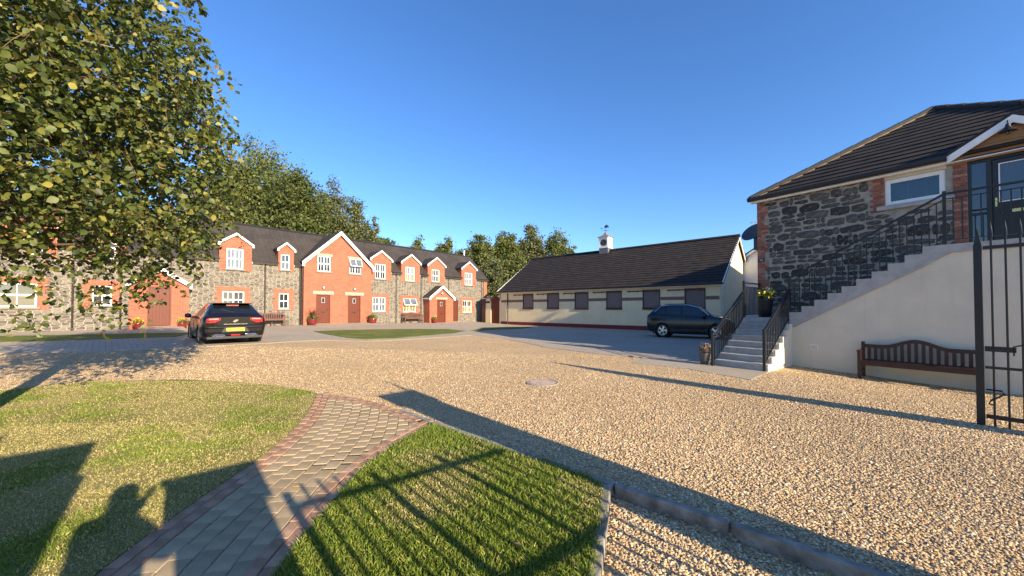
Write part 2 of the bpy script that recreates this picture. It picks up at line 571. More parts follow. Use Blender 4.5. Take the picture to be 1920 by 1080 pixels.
# ------------------------------------------------------------------ ground materials
def gravel_mat():
    m, nt, b = nodes_of("gravel")
    v = tcoord(nt)
    vo = nt.nodes.new("ShaderNodeTexVoronoi")
    vo.inputs["Scale"].default_value = 38
    nt.links.new(v, vo.inputs["Vector"])
    sp = nt.nodes.new("ShaderNodeSeparateColor")
    nt.links.new(vo.outputs["Color"], sp.inputs[0])
    c = ramp(nt, sp.outputs[0], [(0, (.37, .245, .13)), (.18, (.55, .39, .205)), (.42, (.64, .465, .255)), (.66, (.50, .345, .18)), (.82, (.72, .575, .36)), (.94, (.31, .22, .145))], 'CONSTANT')
    big = noise(nt, v, .55, 4)
    c = mixc(nt, .3, c, ramp(nt, big.outputs[0], [(.3, (.47, .32, .17)), (.7, (.65, .49, .30))]))
    # rough grass takes over well outside the courtyard
    t = nt.nodes.new("ShaderNodeVectorMath"); t.operation = 'LENGTH'
    nt.links.new(v, t.inputs[0])
    far = nt.nodes.new("ShaderNodeMapRange")
    far.inputs[1].default_value = 52; far.inputs[2].default_value = 58
    nt.links.new(t.outputs["Value"], far.inputs[0])
    gr = ramp(nt, noise(nt, v, .3, 6).outputs[0], [(.3, (.05, .075, .02)), (.7, (.12, .14, .045))])
    nt.links.new(mixc(nt, far.outputs[0], c, gr), b.inputs["Base Color"])
    b.inputs["Roughness"].default_value = .9
    b.inputs["Specular IOR Level"].default_value = .25
    h = mathn(nt, 'ADD', mathn(nt, 'SUBTRACT', 1.0, vo.outputs["Distance"]), mathn(nt, 'MULTIPLY', noise(nt, v, 9, 4).outputs[0], 1.4))
    bump(nt, b, h, 1.0, .035)
    return m
def grass_ground_mat(name, green, straw, amt=.5):
    m, nt, b = nodes_of(name)
    v = tcoord(nt)
    n1 = noise(nt, v, 1.1, 5, .65)
    n2 = noise(nt, v, 40, 4, .7)
    f = mathn(nt, 'ADD', n1.outputs[0], mathn(nt, 'MULTIPLY', mathn(nt, 'SUBTRACT', n2.outputs[0], .5), .5))
    c = ramp(nt, f, [(amt - .16, green), (amt + .16, straw)])
    c = mixc(nt, .35, c, ramp(nt, n2.outputs[0], [(.35, tuple(k * .45 for k in green)), (.65, tuple(k * 1.2 for k in green))]))
    nt.links.new(c, b.inputs["Base Color"])
    b.inputs["Roughness"].default_value = .9
    b.inputs["Specular IOR Level"].default_value = .15
    bump(nt, b, noise(nt, v, 70, 3, .7).outputs[0], .9, .03)
    return m
def block_paving_mat():
    m, nt, b = nodes_of("block_paving")
    v = tcoord(nt)
    mp = nt.nodes.new("ShaderNodeMapping")
    mp.inputs["Rotation"].default_value = (0, 0, R(41.8))
    nt.links.new(v, mp.inputs[0])
    br = nt.nodes.new("ShaderNodeTexBrick")
    nt.links.new(mp.outputs[0], br.inputs["Vector"])
    br.inputs["Scale"].default_value = 1
    br.inputs["Brick Width"].default_value = .21
    br.inputs["Row Height"].default_value = .14
    br.inputs["Mortar Size"].default_value = .008
    br.inputs["Color1"].default_value = (.35, .285, .205, 1)
    br.inputs["Color2"].default_value = (.43, .355, .26, 1)
    br.inputs["Mortar"].default_value = (.12, .105, .085, 1)
    n = noise(nt, v, .35, 5, .6)
    n2 = noise(nt, v, 5, 5, .7)
    c = mixc(nt, .45, br.outputs[0], ramp(nt, n.outputs[0], [(.3, (.28, .225, .16)), (.7, (.48, .40, .295))]))
    c = mixc(nt, .2, c, ramp(nt, n2.outputs[0], [(.3, (.16, .14, .11)), (.7, (.42, .37, .29))]))
    nt.links.new(c, b.inputs["Base Color"])
    b.inputs["Roughness"].default_value = .88
    bump(nt, b, mathn(nt, 'SUBTRACT', 1.0, br.outputs[1]), .4, .006)
    return m
M_GRAVEL = gravel_mat()
M_LAWN = grass_ground_mat("dry_lawn", (.17, .175, .045), (.44, .345, .15), .48)
M_LAWN2 = grass_ground_mat("green_lawn", (.12, .155, .03), (.34, .28, .10), .62)
M_PAVING = block_paving_mat()
M_STONES = attr_mat("gravel_stones", .85, spec=.3)
M_BLADE = attr_mat("grass_blades", .6, .25, spec=.25)
M_PAVER = plain("grey_paver", (.36, .275, .165), .9, .25, 3.5, .5, 70, spec=.15)
M_PAVER2 = plain("grey_paver_light", (.39, .30, .185), .9, .25, 3.5, .5, 70, spec=.15)
M_PAVER3 = plain("grey_paver_dark", (.32, .245, .15), .9, .25, 3.5, .5, 70, spec=.15)
M_PBRICK = plain("path_red_brick", (.36, .215, .135), .9, .35, 6, .5, 60, spec=.15)
M_PBRICK2 = plain("path_brown_brick", (.32, .20, .13), .9, .35, 6, .5, 60, spec=.15)
M_PBRICK3 = plain("path_pink_brick", (.40, .255, .165), .9, .35, 6, .5, 60, spec=.15)
M_JOINT = plain("path_joint_sand", (.035, .03, .02), .95, .4, 12, .6, 60)

# ------------------------------------------------------------------ outlines on the ground
PL = [G(*p) for p in [(-60, 1290), (60, 1180), (180, 1080), (300, 990), (400, 920), (480, 868), (540, 818), (578, 775), (595, 739)]]
PR = [G(*p) for p in [(370, 1290), (440, 1180), (515, 1080), (560, 1022), (620, 950), (680, 882), (740, 836), (810, 797)]]
PT = [G(*p) for p in [(595, 739), (640, 743), (700, 754), (760, 774), (810, 797)]]
KERB = [G(*p) for p in [(752, 770), (812, 795), (900, 826), (1130, 905), (1400, 997), (1640, 1080), (1900, 1172), (2300, 1312)]]
SIDEK = [G(*p) for p in [(1138, 912), (1129, 985), (1114, 1082), (1098, 1190)]]
LAWN_LEFT = [G(*p) for p in [(-420, 800), (-200, 762), (0, 735), (100, 723), (220, 715.5), (340, 713), (450, 718), (540, 727)]] + PL[::-1] + [G(-900, 1290)]
LAWN_RIGHT = PR + KERB[2:4] + SIDEK + [G(1085, 1290)]
PATH = PL + PT[1:-1] + PR[::-1]
BED = [G(1130, 903), G(1640, 1080), G(2200, 1280), G(1085, 1290)] + SIDEK[::-1]
STRIP = [G(*p) for p in [(-150, 634), (0, 631), (200, 627.5), (300, 625), (364, 624.5), (330, 632), (200, 636.5), (100, 640), (0, 643), (-150, 650)]]
OVAL = [G(*p) for p in [(588, 622), (640, 619.5), (700, 618.5), (790, 617.5), (840, 618), (874, 621), (850, 625.5), (800, 630), (740, 635), (690, 637), (650, 634), (610, 627)]]
PATCH = [G(*p) for p in [(878, 621.5), (905, 616), (950, 613.3), (1000, 613.5), (985, 616), (930, 618.5)]]
PAVE = [G(*p) for p in [(-200, 674), (0, 663), (150, 660), (300, 655), (385, 650), (500, 644), (560, 640), (610, 638), (690, 640), (760, 637), (850, 631), (885, 628.5), (945, 635), (985, 643), (1030, 653), (1090, 660), (1150, 667), (1216, 671.5), (1180, 680.5), (1290, 692), (1345, 702), (1408, 713), (1440, 698)]] + \
    [(8.2, 12.0), (14.2, 22.0), (-2.9, 37.6), (-3.2, 39.4), (-15.2, 26.0), (-27.0, 12.8), (-26.0, 11.5)]

def ground_z(x, y):
    z = g_np(x, y)
    return z - .075 * inside(BED, x, y)
# one sheet to the horizon
def ground_mesh():
    xs = np.concatenate([np.linspace(-600, -40, 16), np.linspace(-38, -4.4, 57), np.linspace(-4, 5, 113), np.linspace(5.3, 20, 50), np.linspace(22, 600, 20)])
    ys = np.concatenate([np.linspace(-300, -2, 16), np.linspace(-1, 5, 76), np.linspace(5.3, 16, 37), np.linspace(16.5, 45, 58), np.linspace(48, 900, 24)])
    X, Y = np.meshgrid(xs, ys)
    Z = ground_z(X, Y)
    v = np.stack([X, Y, Z], -1).reshape(-1, 3)
    nx, ny = len(xs), len(ys)
    i, j = np.meshgrid(np.arange(nx - 1), np.arange(ny - 1))
    a = (j * nx + i).ravel()
    f = np.stack([a, a + 1, a + 1 + nx, a + nx], 1)
    return color_mesh("ground", v, f, np.full((len(f), 3), .5), M_GRAVEL, True)
struct(inst("ground", ground_mesh()), "pale tan gravel courtyard between the buildings")

def sheet(name, poly, off, mat, maxlen=.6, skirt=.05, label=None, parent=None):
    """constrained triangulation of an outline with inner points, laid on the ground"""
    from mathutils.geometry import delaunay_2d_cdt
    bd = []
    n = len(poly)
    for i in range(n):
        p, q = Vector(poly[i]), Vector(poly[(i + 1) % n])
        st_ = max(maxlen, maxlen * .06 * min(p.length, q.length))
        k = max(1, int((q - p).length / st_))
        bd += [p.lerp(q, j / k) for j in range(k)]
    P = np.array(poly)
    (x0, y0), (x1, y1) = P.min(0), P.max(0)
    gs = maxlen * (1 if max(x1 - x0, y1 - y0) < 15 else 1.4)
    X, Y = np.meshgrid(np.arange(x0, x1, gs), np.arange(y0, y1, gs))
    X = X.ravel() + .1 * gs; Y = Y.ravel()
    k = inside(poly, X, Y)
    B = np.array([tuple(v) for v in bd])
    inner = [Vector((x, y)) for x, y in zip(X[k], Y[k]) if np.min(np.hypot(B[:, 0] - x, B[:, 1] - y)) > gs * .4]
    nb_ = len(bd)
    r = delaunay_2d_cdt(bd + inner, [(i, (i + 1) % nb_) for i in range(nb_)], [], 1, 1e-5)
    bm = bmesh.new()
    vs = [bm.verts.new((v.x, v.y, g(v.x, v.y) + off)) for v in r[0]]
    for f in r[2]:
        fc = bm.faces.new([vs[i] for i in f])
        if fc.normal.z < 0 or True:
            fc.normal_update()
            if fc.normal.z < 0:
                fc.normal_flip()
    bm.verts.ensure_lookup_table()
    bmesh.ops.delete(bm, geom=[v for v in bm.verts if not v.link_faces], context='VERTS')
    if skirt:
        be = [e for e in bm.edges if e.is_boundary]
        r = bmesh.ops.extrude_edge_only(bm, edges=be)
        for v in r["geom"]:
            if isinstance(v, bmesh.types.BMVert):
                v.co.z -= off + skirt
    me = bpy.data.meshes.new(name)
    bm.to_mesh(me); bm.free()
    me.materials.append(mat)
    return struct(inst(name, me, parent), label)
sheet("lawn", LAWN_LEFT, .022, M_LAWN, .5, .04, "dry patchy lawn left of the brick path")
sheet("lawn", LAWN_RIGHT, .022, M_LAWN2, .4, .04, "small green lawn between the brick path and the kerb")
sheet("lawn", STRIP, .03, M_LAWN2, .8, .04, "narrow grass strip behind the black car")
sheet("lawn", OVAL, .03, M_LAWN2, .8, .04, "oval grass island in front of the terrace")
sheet("lawn", PATCH, .034, M_LAWN2, .8, .04, "small far grass patch by the arched gate")
sheet("paving", PAVE, .012, M_PAVING, .8, .03, "grey block paving along the terrace and the stable")

# ------------------------------------------------------------------ brick path: pavers and border bricks one by one
path_o = sheet("path", PATH, .006, M_JOINT, .5, .03, "curved path of grey pavers with red brick borders")
def polyline(pts, step=.02):
    """arc-length resampled smooth curve"""
    P = np.array(pts)
    for _ in range(3):       # Chaikin, ends kept
        Q = np.empty((2 * len(P) - 2, 2))
        Q[0::2] = .75 * P[:-1] + .25 * P[1:]
        Q[1::2] = .25 * P[:-1] + .75 * P[1:]
        P = np.vstack([P[:1], Q, P[-1:]])
    d = np.r_[0, np.cumsum(np.linalg.norm(np.diff(P, axis=0), axis=1))]
    s = np.arange(0, d[-1], step)
    C = np.stack([np.interp(s, d, P[:, 0]), np.interp(s, d, P[:, 1])], 1)
    T = np.gradient(C, axis=0)
    T /= np.linalg.norm(T, axis=1)[:, None]
    return C, T, d[-1]
def block_mesh(name, w, l, h, mat, seed):
    rr = random.Random(seed)
    b = .006
    def ring(e, z):
        return [(sx * (w / 2 - e) + rr.uniform(-.002, .002), sy * (l / 2 - e) + rr.uniform(-.002, .002), z) for sx, sy in ((-1, -1), (1, -1), (1, 1), (-1, 1))]
    m = MB()
    v = ring(0, -h) + ring(0, -b) + ring(b, 0)
    f = [(4 * k + i, 4 * k + (i + 1) % 4, 4 * k + 4 + (i + 1) % 4, 4 * k + 4 + i) for k in (0, 1) for i in range(4)] + [(8, 9, 10, 11)]
    m.add(v, f)
    return m.mesh(name, mat)
PAV = [block_mesh("paver", .135, .172, .04, m, i) for i, m in enumerate((M_PAVER, M_PAVER2, M_PAVER3, M_PAVER, M_PAVER2))]
PBR = [block_mesh("border_brick", .094, .192, .04, m, 20 + i) for i, m in enumerate((M_PBRICK, M_PBRICK2, M_PBRICK3, M_PBRICK))]
def lay(name, meshes, C, T, side, off, start, step, zoff, test, wob=.004, stop=1e9):
    out = []
    n = len(C)
    s = start
    while True:
        k = int(s / .02)
        if k >= n or s > stop:
            break
        p, t = C[k], T[k]
        nrm = np.array([t[1], -t[0]]) * side
        x, y = p + nrm * off
        if test(x, y):
            ang = math.atan2(t[1], t[0]) - math.pi / 2 + random.uniform(-.012, .012)
            o = inst(name, random.choice(meshes), path_o, (x + random.uniform(-wob, wob), y, g(x, y) + zoff + random.uniform(-.0015, .0015)), (random.uniform(-.004, .004), random.uniform(-.004, .004), ang))
            out.append(o)
        s += step
    return out
CL, TL, _ = polyline(PL)
CR, TR, _ = polyline(PR)
CT, TT, _ = polyline(PT)
INNER = np.array(PATH)
def in_path(x, y):
    return bool(inside(PATH, np.array(x), np.array(y)))
placed = []
def near_edge(x, y, d, curves):
    q = np.array([x, y])
    return any(np.min(np.hypot(*(c - q).T)) < d for c in curves)
nb = []
for r_ in range(2):
    nb += lay("border_brick", PBR, CL, TL, 1, .05 + .1 * r_, .1 * r_, .2, .018, lambda x, y: y > .9)
    nb += lay("border_brick", PBR, CR, TR, -1, .05 + .1 * r_, .1 * r_, .2, .018, lambda x, y: y > .9)
    nb += lay("border_brick", PBR, CT, TT, 1, .05 + .1 * r_, .1 + .1 * r_, .2, .0185, lambda x, y: not near_edge(x, y, .2, (CL, CR)))
npv = 0
for c_ in range(18):
    res = lay("paver", PAV, CL, TL, 1, 2 * .1 + .07 + .139 * c_, .089 * (c_ % 2), .178, .014,
              lambda x, y: y > 1.6 and in_path(x, y) and not near_edge(x, y, .12, (CR, CT)), .002)
    npv += len(res)
print("pavers", npv, "border", len(nb))

# ------------------------------------------------------------------ kerbs
def kerb_run(name, label, pts, length, w, top, depth, off=0.0):
    root = empty(name, (pts[0][0], pts[0][1], 0))
    struct(root, label)
    C, T, L = polyline(pts)
    s = 0.0
    while s < L - .1:
        k0, k1 = int(s / .02), min(int((s + length - .012) / .02), len(C) - 1)
        p, q = C[k0], C[k1]
        t = (q - p) / max(1e-6, np.linalg.norm(q - p))
        n_ = np.array([-t[1], t[0]])
        dz = random.uniform(-.004, .004)
        b, tp = [], []
        for pp, sg in ((p, -1), (q, -1), (q, 1), (p, 1)):
            c = pp + n_ * sg * w / 2 - np.array(pts[0])
            z = g(*pp)
            b.append((c[0], c[1], z - depth)); tp.append((c[0], c[1], z + top + dz))
        m = MB().hexa(b, tp)
        m.build("kerb_stone", M_CONCD, root, bevel=.012)
        s += length
    return root
kerb_run("kerb", "long concrete kerb between the gravel and the lawn", KERB[0:], .9, .075, .034, .12)
kerb_run("kerb", "short concrete edging between the lawn and the gravel bed", SIDEK, .62, .075, .03, .12)

# ------------------------------------------------------------------ loose stones and grass
def vnoise(x, y, s):
    """cheap smooth value noise"""
    r = np.random.default_rng(5).random((64, 64))
    u, w = x * s, y * s
    i, j = np.floor(u).astype(int), np.floor(w).astype(int)
    fu, fw = u - i, w - j
    fu = fu * fu * (3 - 2 * fu); fw = fw * fw * (3 - 2 * fw)
    q = lambda a, b: r[a % 64, b % 64]
    return (q(i, j) * (1 - fu) + q(i + 1, j) * fu) * (1 - fw) + (q(i, j + 1) * (1 - fu) + q(i + 1, j + 1) * fu) * fw
def scatter_gravel():
    pts = []
    for (y0, y1, dens) in ((1.5, 3.2, 5200), (3.2, 4.6, 3200), (4.6, 6.5, 1700), (6.5, 9, 900), (9, 12.5, 450)):
        n = int((y1 - y0) * 2 * 1.5 * y1 * dens)
        y = RNG.uniform(y0, y1, n); x = RNG.uniform(-1.5 * y1, 1.5 * y1, n)
        k = np.abs(x) < 1.48 * y
        x, y = x[k], y[k]
        k = ~(inside(LAWN_LEFT, x, y) | inside(PATH, x, y) | inside(PAVE, x, y))
        k &= ~(inside(LAWN_RIGHT, x, y) & ~inside(BED, x, y))
        # the staircase and the house stand on the right
        a = (x - 8.27) * .6018 - (y - 12.18) * .7986
        b = (x - 8.27) * .7986 + (y - 12.18) * .6018
        k &= ~((b > -1.36) & (a > -.2)) & ~((b > -3.9) & (a > -.1) & (a < 1.24))
        pts.append(np.stack([x[k], y[k]], 1))
    P = np.vstack(pts)
    # keep the kerb tops clear
    for pl in (KERB, SIDEK):
        C, T, L = polyline(pl, .1)
        d2 = np.full(len(P), 9.)
        for c in C:
            d2 = np.minimum(d2, np.hypot(P[:, 0] - c[0], P[:, 1] - c[1]))
        P = P[d2 > .062]
    n = len(P)
    L = RNG.uniform(.006, .0125, n) * (1 + .35 * (RNG.random(n) > .85)) * (1 + .035 * P[:, 1]); W = L * RNG.uniform(.5, .85, n); Hh = L * RNG.uniform(.45, .9, n)
    th = RNG.uniform(0, 2 * np.pi, n)
    ax = np.stack([np.cos(th), np.sin(th)], 1); bx = np.stack([-ax[:, 1], ax[:, 0]], 1)
    z = ground_z(P[:, 0], P[:, 1])
    v = np.zeros((n, 6, 3))
    for i, (u, w_, h) in enumerate(((1, .25, .25), (-.2, 1, .3), (-1, -.2, .2), (.2, -1, .28))):
        v[:, i, :2] = P + ax * (u * L)[:, None] + bx * (w_ * W)[:, None]
        v[:, i, 2] = z + Hh * (h + RNG.uniform(-.25, .45, n))
    for i, sg in ((4, .35), (5, -.35)):
        v[:, i, :2] = P + ax * (sg * L)[:, None] + RNG.normal(0, .15, (n, 2)) * L[:, None]
        v[:, i, 2] = z + Hh * RNG.uniform(.8, 1.25, n)
    base = (np.arange(n) * 6)[:, None, None]
    f = np.array([[0, 1, 4], [4, 1, 5], [1, 2, 5], [2, 3, 5], [3, 0, 4], [3, 4, 5]])[None] + base
    c = palette(n, [(.64, .46, .245), (.54, .37, .19), (.73, .57, .35), (.40, .26, .135), (.28, .20, .135), (.56, .34, .165), (.79, .68, .49)], [.30, .23, .16, .12, .06, .09, .04], .12)
    c *= (.86 + .28 * vnoise(P[:, 0], P[:, 1], .45) * (.6 + .8 * vnoise(P[:, 0] + 7, P[:, 1], 2.1)))[:, None]
    print("gravel", n)
    return color_mesh("gravel", v.reshape(-1, 3), f.reshape(-1, 3), np.repeat(c, 6, 0), M_STONES)
struct(inst("gravel", scatter_gravel()), "loose tan gravel stones of the courtyard", "stuff")

def blades(poly, zones, hgt, dry):
    pts = []
    P = np.array(poly)
    for (y0, y1, dens) in zones:
        n = int((y1 - y0) * 3.0 * y1 * dens)
        y = RNG.uniform(y0, y1, n); x = RNG.uniform(-1.5 * y1, 1.5 * y1, n)
        k = inside(poly, x, y) & (np.abs(x) < 1.5 * y)
        pts.append(np.stack([x[k], y[k]], 1))
    Q = np.vstack(pts); n = len(Q)
    Q = Q + RNG.normal(0, .016, Q.shape)
    z = g_np(Q[:, 0], Q[:, 1]) + .02
    pat = .55 * vnoise(Q[:, 0], Q[:, 1], 1.3) + .3 * vnoise(Q[:, 0] + 9, Q[:, 1], 3.1) + .15 * vnoise(Q[:, 0], Q[:, 1] + 5, 9)
    th = RNG.uniform(0, 2 * np.pi, n)
    sc_ = 1 + .09 * Q[:, 1]
    w = RNG.uniform(.0022, .0042, n) * sc_
    h = hgt * RNG.uniform(.5, 1.25, n) * (1.15 - .5 * (pat > dry))
    lean = RNG.normal(0, .55, (n, 2)) * h[:, None]
    v = np.zeros((n, 4, 3))
    dx = np.stack([np.cos(th), np.sin(th)], 1)
    v[:, 0, :2] = Q - dx * w[:, None]; v[:, 1, :2] = Q + dx * w[:, None]
    v[:, 2, :2] = Q + dx * w[:, None] * .6 + lean * .45; v[:, 3, :2] = Q + lean
    v[:, 0, 2] = z; v[:, 1, 2] = z; v[:, 2, 2] = z + h * .6; v[:, 3, 2] = z + h
    f = np.array([[0, 1, 2], [0, 2, 3]])[None] + (np.arange(n) * 4)[:, None, None]
    cg = palette(n, [(.165, .23, .028), (.22, .275, .044), (.12, .18, .024), (.30, .305, .07)], [.35, .3, .2, .15], .15)
    cd = palette(n, [(.46, .38, .16), (.55, .46, .22), (.37, .30, .12), (.24, .25, .055)], [.35, .25, .2, .2], .12)
    isdry = (pat + RNG.normal(0, .10, n)) > dry
    c = np.where(isdry[:, None], cd, cg)
    print("blades", n)
    return color_mesh("grass", v.reshape(-1, 3), f.reshape(-1, 3), np.repeat(c, 2, 0), M_BLADE)
struct(inst("grass", blades(LAWN_LEFT, ((1.7, 3.2, 9000), (3.2, 5, 5000), (5, 7.6, 2600)), .022, .46)), "short dry grass of the left lawn", "stuff")
struct(inst("grass", blades(LAWN_RIGHT, ((1.7, 2.6, 12000), (2.6, 3.8, 9000), (3.8, 5.6, 5000)), .028, .60)), "green grass of the small right lawn", "stuff")


# ------------------------------------------------------------------ building helpers (local frame: x along the front, y inwards, z up)
def holes_wall(m, x0, x1, z0, z1, holes, y, depth=.12, mi=0, top=None):
    """front face with openings and their reveals; top(x) optional upper outline is left to separate prisms"""
    xs = sorted({x0, x1, *[h[0] for h in holes], *[h[1] for h in holes]})
    zs = sorted({z0, z1, *[h[2] for h in holes], *[h[3] for h in holes]})
    xs = [v for v in xs if x0 <= v <= x1]; zs = [v for v in zs if z0 <= v <= z1]
    for i in range(len(xs) - 1):
        for j in range(len(zs) - 1):
            cx, cz = (xs[i] + xs[i + 1]) / 2, (zs[j] + zs[j + 1]) / 2
            if any(h[0] < cx < h[1] and h[2] < cz < h[3] for h in holes):
                continue
            m.add([(xs[i], y, zs[j]), (xs[i + 1], y, zs[j]), (xs[i + 1], y, zs[j + 1]), (xs[i], y, zs[j + 1])], [(0, 1, 2, 3)], mi)
    for (a, b, c, d) in holes:
        Y = y + depth
        m.add([(a, y, c), (b, y, c), (b, Y, c), (a, Y, c)], [(0, 1, 2, 3)], mi)
        m.add([(a, y, d), (b, y, d), (b, Y, d), (a, Y, d)], [(3, 2, 1, 0)], mi)
        m.add([(a, y, c), (a, y, d), (a, Y, d), (a, Y, c)], [(3, 2, 1, 0)], mi)
        m.add([(b, y, c), (b, y, d), (b, Y, d), (b, Y, c)], [(0, 1, 2, 3)], mi)
    return m
def surround(parent, x0, x1, z0, z1, hole, y, tooth=.12, mat=None, proud=.02):
    """toothed brick surround of an opening, as one part"""
    m = MB()
    a, b, c, d = hole
    yy0, yy1 = y - proud, y + .05
    h = .225
    z, k = z0, 0
    while z < z1 - .01:
        zt = min(z + h, z1)
        t = tooth if k % 2 else 0
        if zt > d + .001:
            m.box(x0 + (0 if k % 2 == 0 else tooth * .5), x1 - (0 if k % 2 == 0 else tooth * .5), yy0, yy1, max(z, d), zt)
            if z < d:
                m.box(x0 + t, a, yy0, yy1, z, d); m.box(b, x1 - t, yy0, yy1, z, d)
        elif zt > c:
            m.box(x0 + t, a, yy0, yy1, z, zt); m.box(b, x1 - t, yy0, yy1, z, zt)
            if z < c:
                m.box(a, b, yy0, yy1, z, c)
        else:
            m.box(x0 + t, x1 - t, yy0, yy1, z, zt)
        z = zt; k += 1
    return m.build("brick_surround", mat or M_BRICK, parent)
def window(parent, x0, x1, z0, z1, y, cols=2, sash=2, glass=None, lower=None, sill=True, open_top=False, bars=2):
    """white casement/sash: frame, glazing bars, panes, stone sill"""
    fr = MB()
    w = .065
    yy0, yy1 = y + .035, y + .10
    fr.box(x0, x1, yy0, yy1, z1 - w, z1); fr.box(x0, x1, yy0, yy1, z0, z0 + w)
    fr.box(x0, x0 + w, yy0, yy1, z0 + w, z1 - w); fr.box(x1 - w, x1, yy0, yy1, z0 + w, z1 - w)
    zm = (z0 + z1) / 2
    fr.box(x0 + w, x1 - w, yy0 + .004, yy1, zm - .04, zm + .04)
    xm = (x0 + x1) / 2
    if cols == 2:
        fr.box(xm - .045, xm + .045, yy0 + .002, yy1, z0 + w, zm - .04)
        fr.box(xm - .045, xm + .045, yy0 + .002, yy1, zm + .04, z1 - w)
    win = fr.build("window", M_UPVC, parent)
    halves = [(x0 + w, xm - .045), (xm + .045, x1 - w)] if cols == 2 else [(x0 + w, x1 - w)]
    for (a, b) in halves:
        for k in range(1, bars):
            xx = a + (b - a) * k / bars
            MB().box(xx - .014, xx + .014, yy0 + .018, yy1 - .01, z0 + w, zm - .04).build("glazing_bar", M_UPVC, win)
            MB().box(xx - .014, xx + .014, yy0 + .018, yy1 - .01, zm + .04, z1 - w).build("glazing_bar", M_UPVC, win)
    for (a, b) in halves:
        for (c, d, gm) in ((z0 + w, zm - .04, lower or glass or M_GLASS), (zm + .04, z1 - w, glass or M_GLASS)):
            for k in range(bars):
                aa, bb = a + (b - a) * k / bars, a + (b - a) * (k + 1) / bars
                MB().box(aa + (.014 if k else 0), bb - (.014 if k < bars - 1 else 0), yy0 + .035, yy0 + .045, c, d).build("pane", gm, win)
    if open_top:
        t = MB()
        zz = zm + .02
        for (a, b) in ((x0, x1),):
            t.hexa([(a, y + .02, z1), (b, y + .02, z1), (b, y + .05, z1), (a, y + .05, z1)][::1], [(a, y - .25, zz), (b, y - .25, zz), (b, y - .21, zz), (a, y - .21, zz)])
        t2 = MB()
        t2.bar((x0, y + .02, z1), (x0, y - .24, zz), .05); t2.bar((x1, y + .02, z1), (x1, y - .24, zz), .05)
        t2.bar((x0, y - .24, zz), (x1, y - .24, zz), .05); t2.bar((x0, y + .02, z1), (x1, y + .02, z1), .05)
        t2.bar((xm, y + .02, z1), (xm, y - .24, zz), .05)
        t2.build("open_sash", M_UPVC, win)
        t.build("pane", M_GLASSL, win)
    if sill:
        MB().box(x0 - .1, x1 + .1, y - .075, y + .1, z0 - .10, z0 - .002).build("sill", M_SILL, win, bevel=.01)
    return win
def plank_door(parent, x0, x1, z0, z1, y, name="door", mat=None, vision=True):
    mat = mat or M_DOOR
    fr = MB()
    fr.box(x0, x0 + .07, y + .02, y + .11, z0, z1); fr.box(x1 - .07, x1, y + .02, y + .11, z0, z1); fr.box(x0 + .07, x1 - .07, y + .02, y + .11, z1 - .07, z1)
    d = fr.build(name, mat, parent)
    a, b = x0 + .075, x1 - .075
    n = 6
    for k in range(n):
        p, q = a + (b - a) * k / n, a + (b - a) * (k + 1) / n
        MB().box(p + .003, q - .003, y + .05, y + .09, z0 + .02, z1 - .08).build("plank", mat, d)
    MB().box(a, b, y + .092, y + .10, z0 + .01, z1 - .08).build("backing", M_WINFRAME, d)
    xm = (x0 + x1) / 2
    if vision:
        MB().box(xm - .12, xm + .12, y + .03, y + .051, z1 - .62, z1 - .24).build("vision_frame", M_CONC, d)
        MB().box(xm - .085, xm + .085, y + .024, y + .031, z1 - .58, z1 - .28).build("vision_pane", M_GLASS, d)
        MB().box(xm - .15, xm + .15, y + .035, y + .051, z0 + .78, z0 + .84).build("letter_flap", M_BLACK, d)
        MB().tube([(b - .07, y + .05, z0 + 1.0), (b - .07, y + .0, z0 + 1.0), (b - .17, y + .0, z0 + 1.0)], .012, 6).build("handle", M_BLACK, d)
    return d
def gable_roof(parent, name, x0, x1, zE, zA, yF, yB, mat, over=.10, thick=.07, slope_back=None, label=None):
    """two slabs of a small gabled roof whose ridge runs in y"""
    xm = (x0 + x1) / 2
    m = MB()
    dx, dz = xm - x0, zA - zE
    k = over / dx
    e0 = (x0 - over, zE - dz * k); e1 = (x1 + over, zE - dz * k)
    for (e, s) in ((e0, -1), (e1, 1)):
        m.hexa([(e[0], yF, e[1]), (xm, yF, zA), (xm, yB, zA), (e[0], yB, e[1])],
               [(e[0], yF, e[1] + thick), (xm, yF, zA + thick), (xm, yB, zA + thick), (e[0], yB, e[1] + thick)])
    return m.build(name, mat, parent)
def bargeboard(parent, x0, x1, zE, zA, y, w=.17, t=.04, over=.1, foot=.0, mat=None):
    """white raking boards with small boxed feet"""
    xm = (x0 + x1) / 2
    dx, dz = xm - x0, zA - zE
    k = over / dx
    a = (x0 - over, zE - dz * k); b = (x1 + over, zE - dz * k)
    m = MB()
    m.prism([(a[0], a[1] + .05), (xm, zA + .05), (xm, zA + .05 - w), (a[0], a[1] + .05 - w)], 'y', y - t, y)
    m.prism([(xm, zA + .05), (b[0], b[1] + .05), (b[0], b[1] + .05 - w), (xm, zA + .05 - w)], 'y', y - t, y)
    if foot:
        m.box(a[0] - .01, a[0] + foot, y - t - .02, y + .06, a[1] + .05 - w - .03, a[1] + .05 - w + .07)
        m.box(b[0] - foot, b[0] + .01, y - t - .02, y + .06, b[1] + .05 - w - .03, b[1] + .05 - w + .07)
    return m.build("bargeboard", mat or M_FASCIA, parent)
def downpipe(parent, x, y, z0, z1, r=.038, neck=True, mat=None):
    m = MB()
    pts = [(x, y - .05, z0), (x, y - .05, z1 - .28), (x + .02, y - .16, z1)] if neck else [(x, y - .05, z0), (x, y - .05, z1)]
    m.tube(pts, r, 8)
    z = z0 + .1
    while z < z1 - .3:
        m.box(x - r - .012, x + r + .012, y - .05 - r - .008, y, z, z + .04)
        z += 1.15
    return m.build("downpipe", mat or M_PIPE, parent)

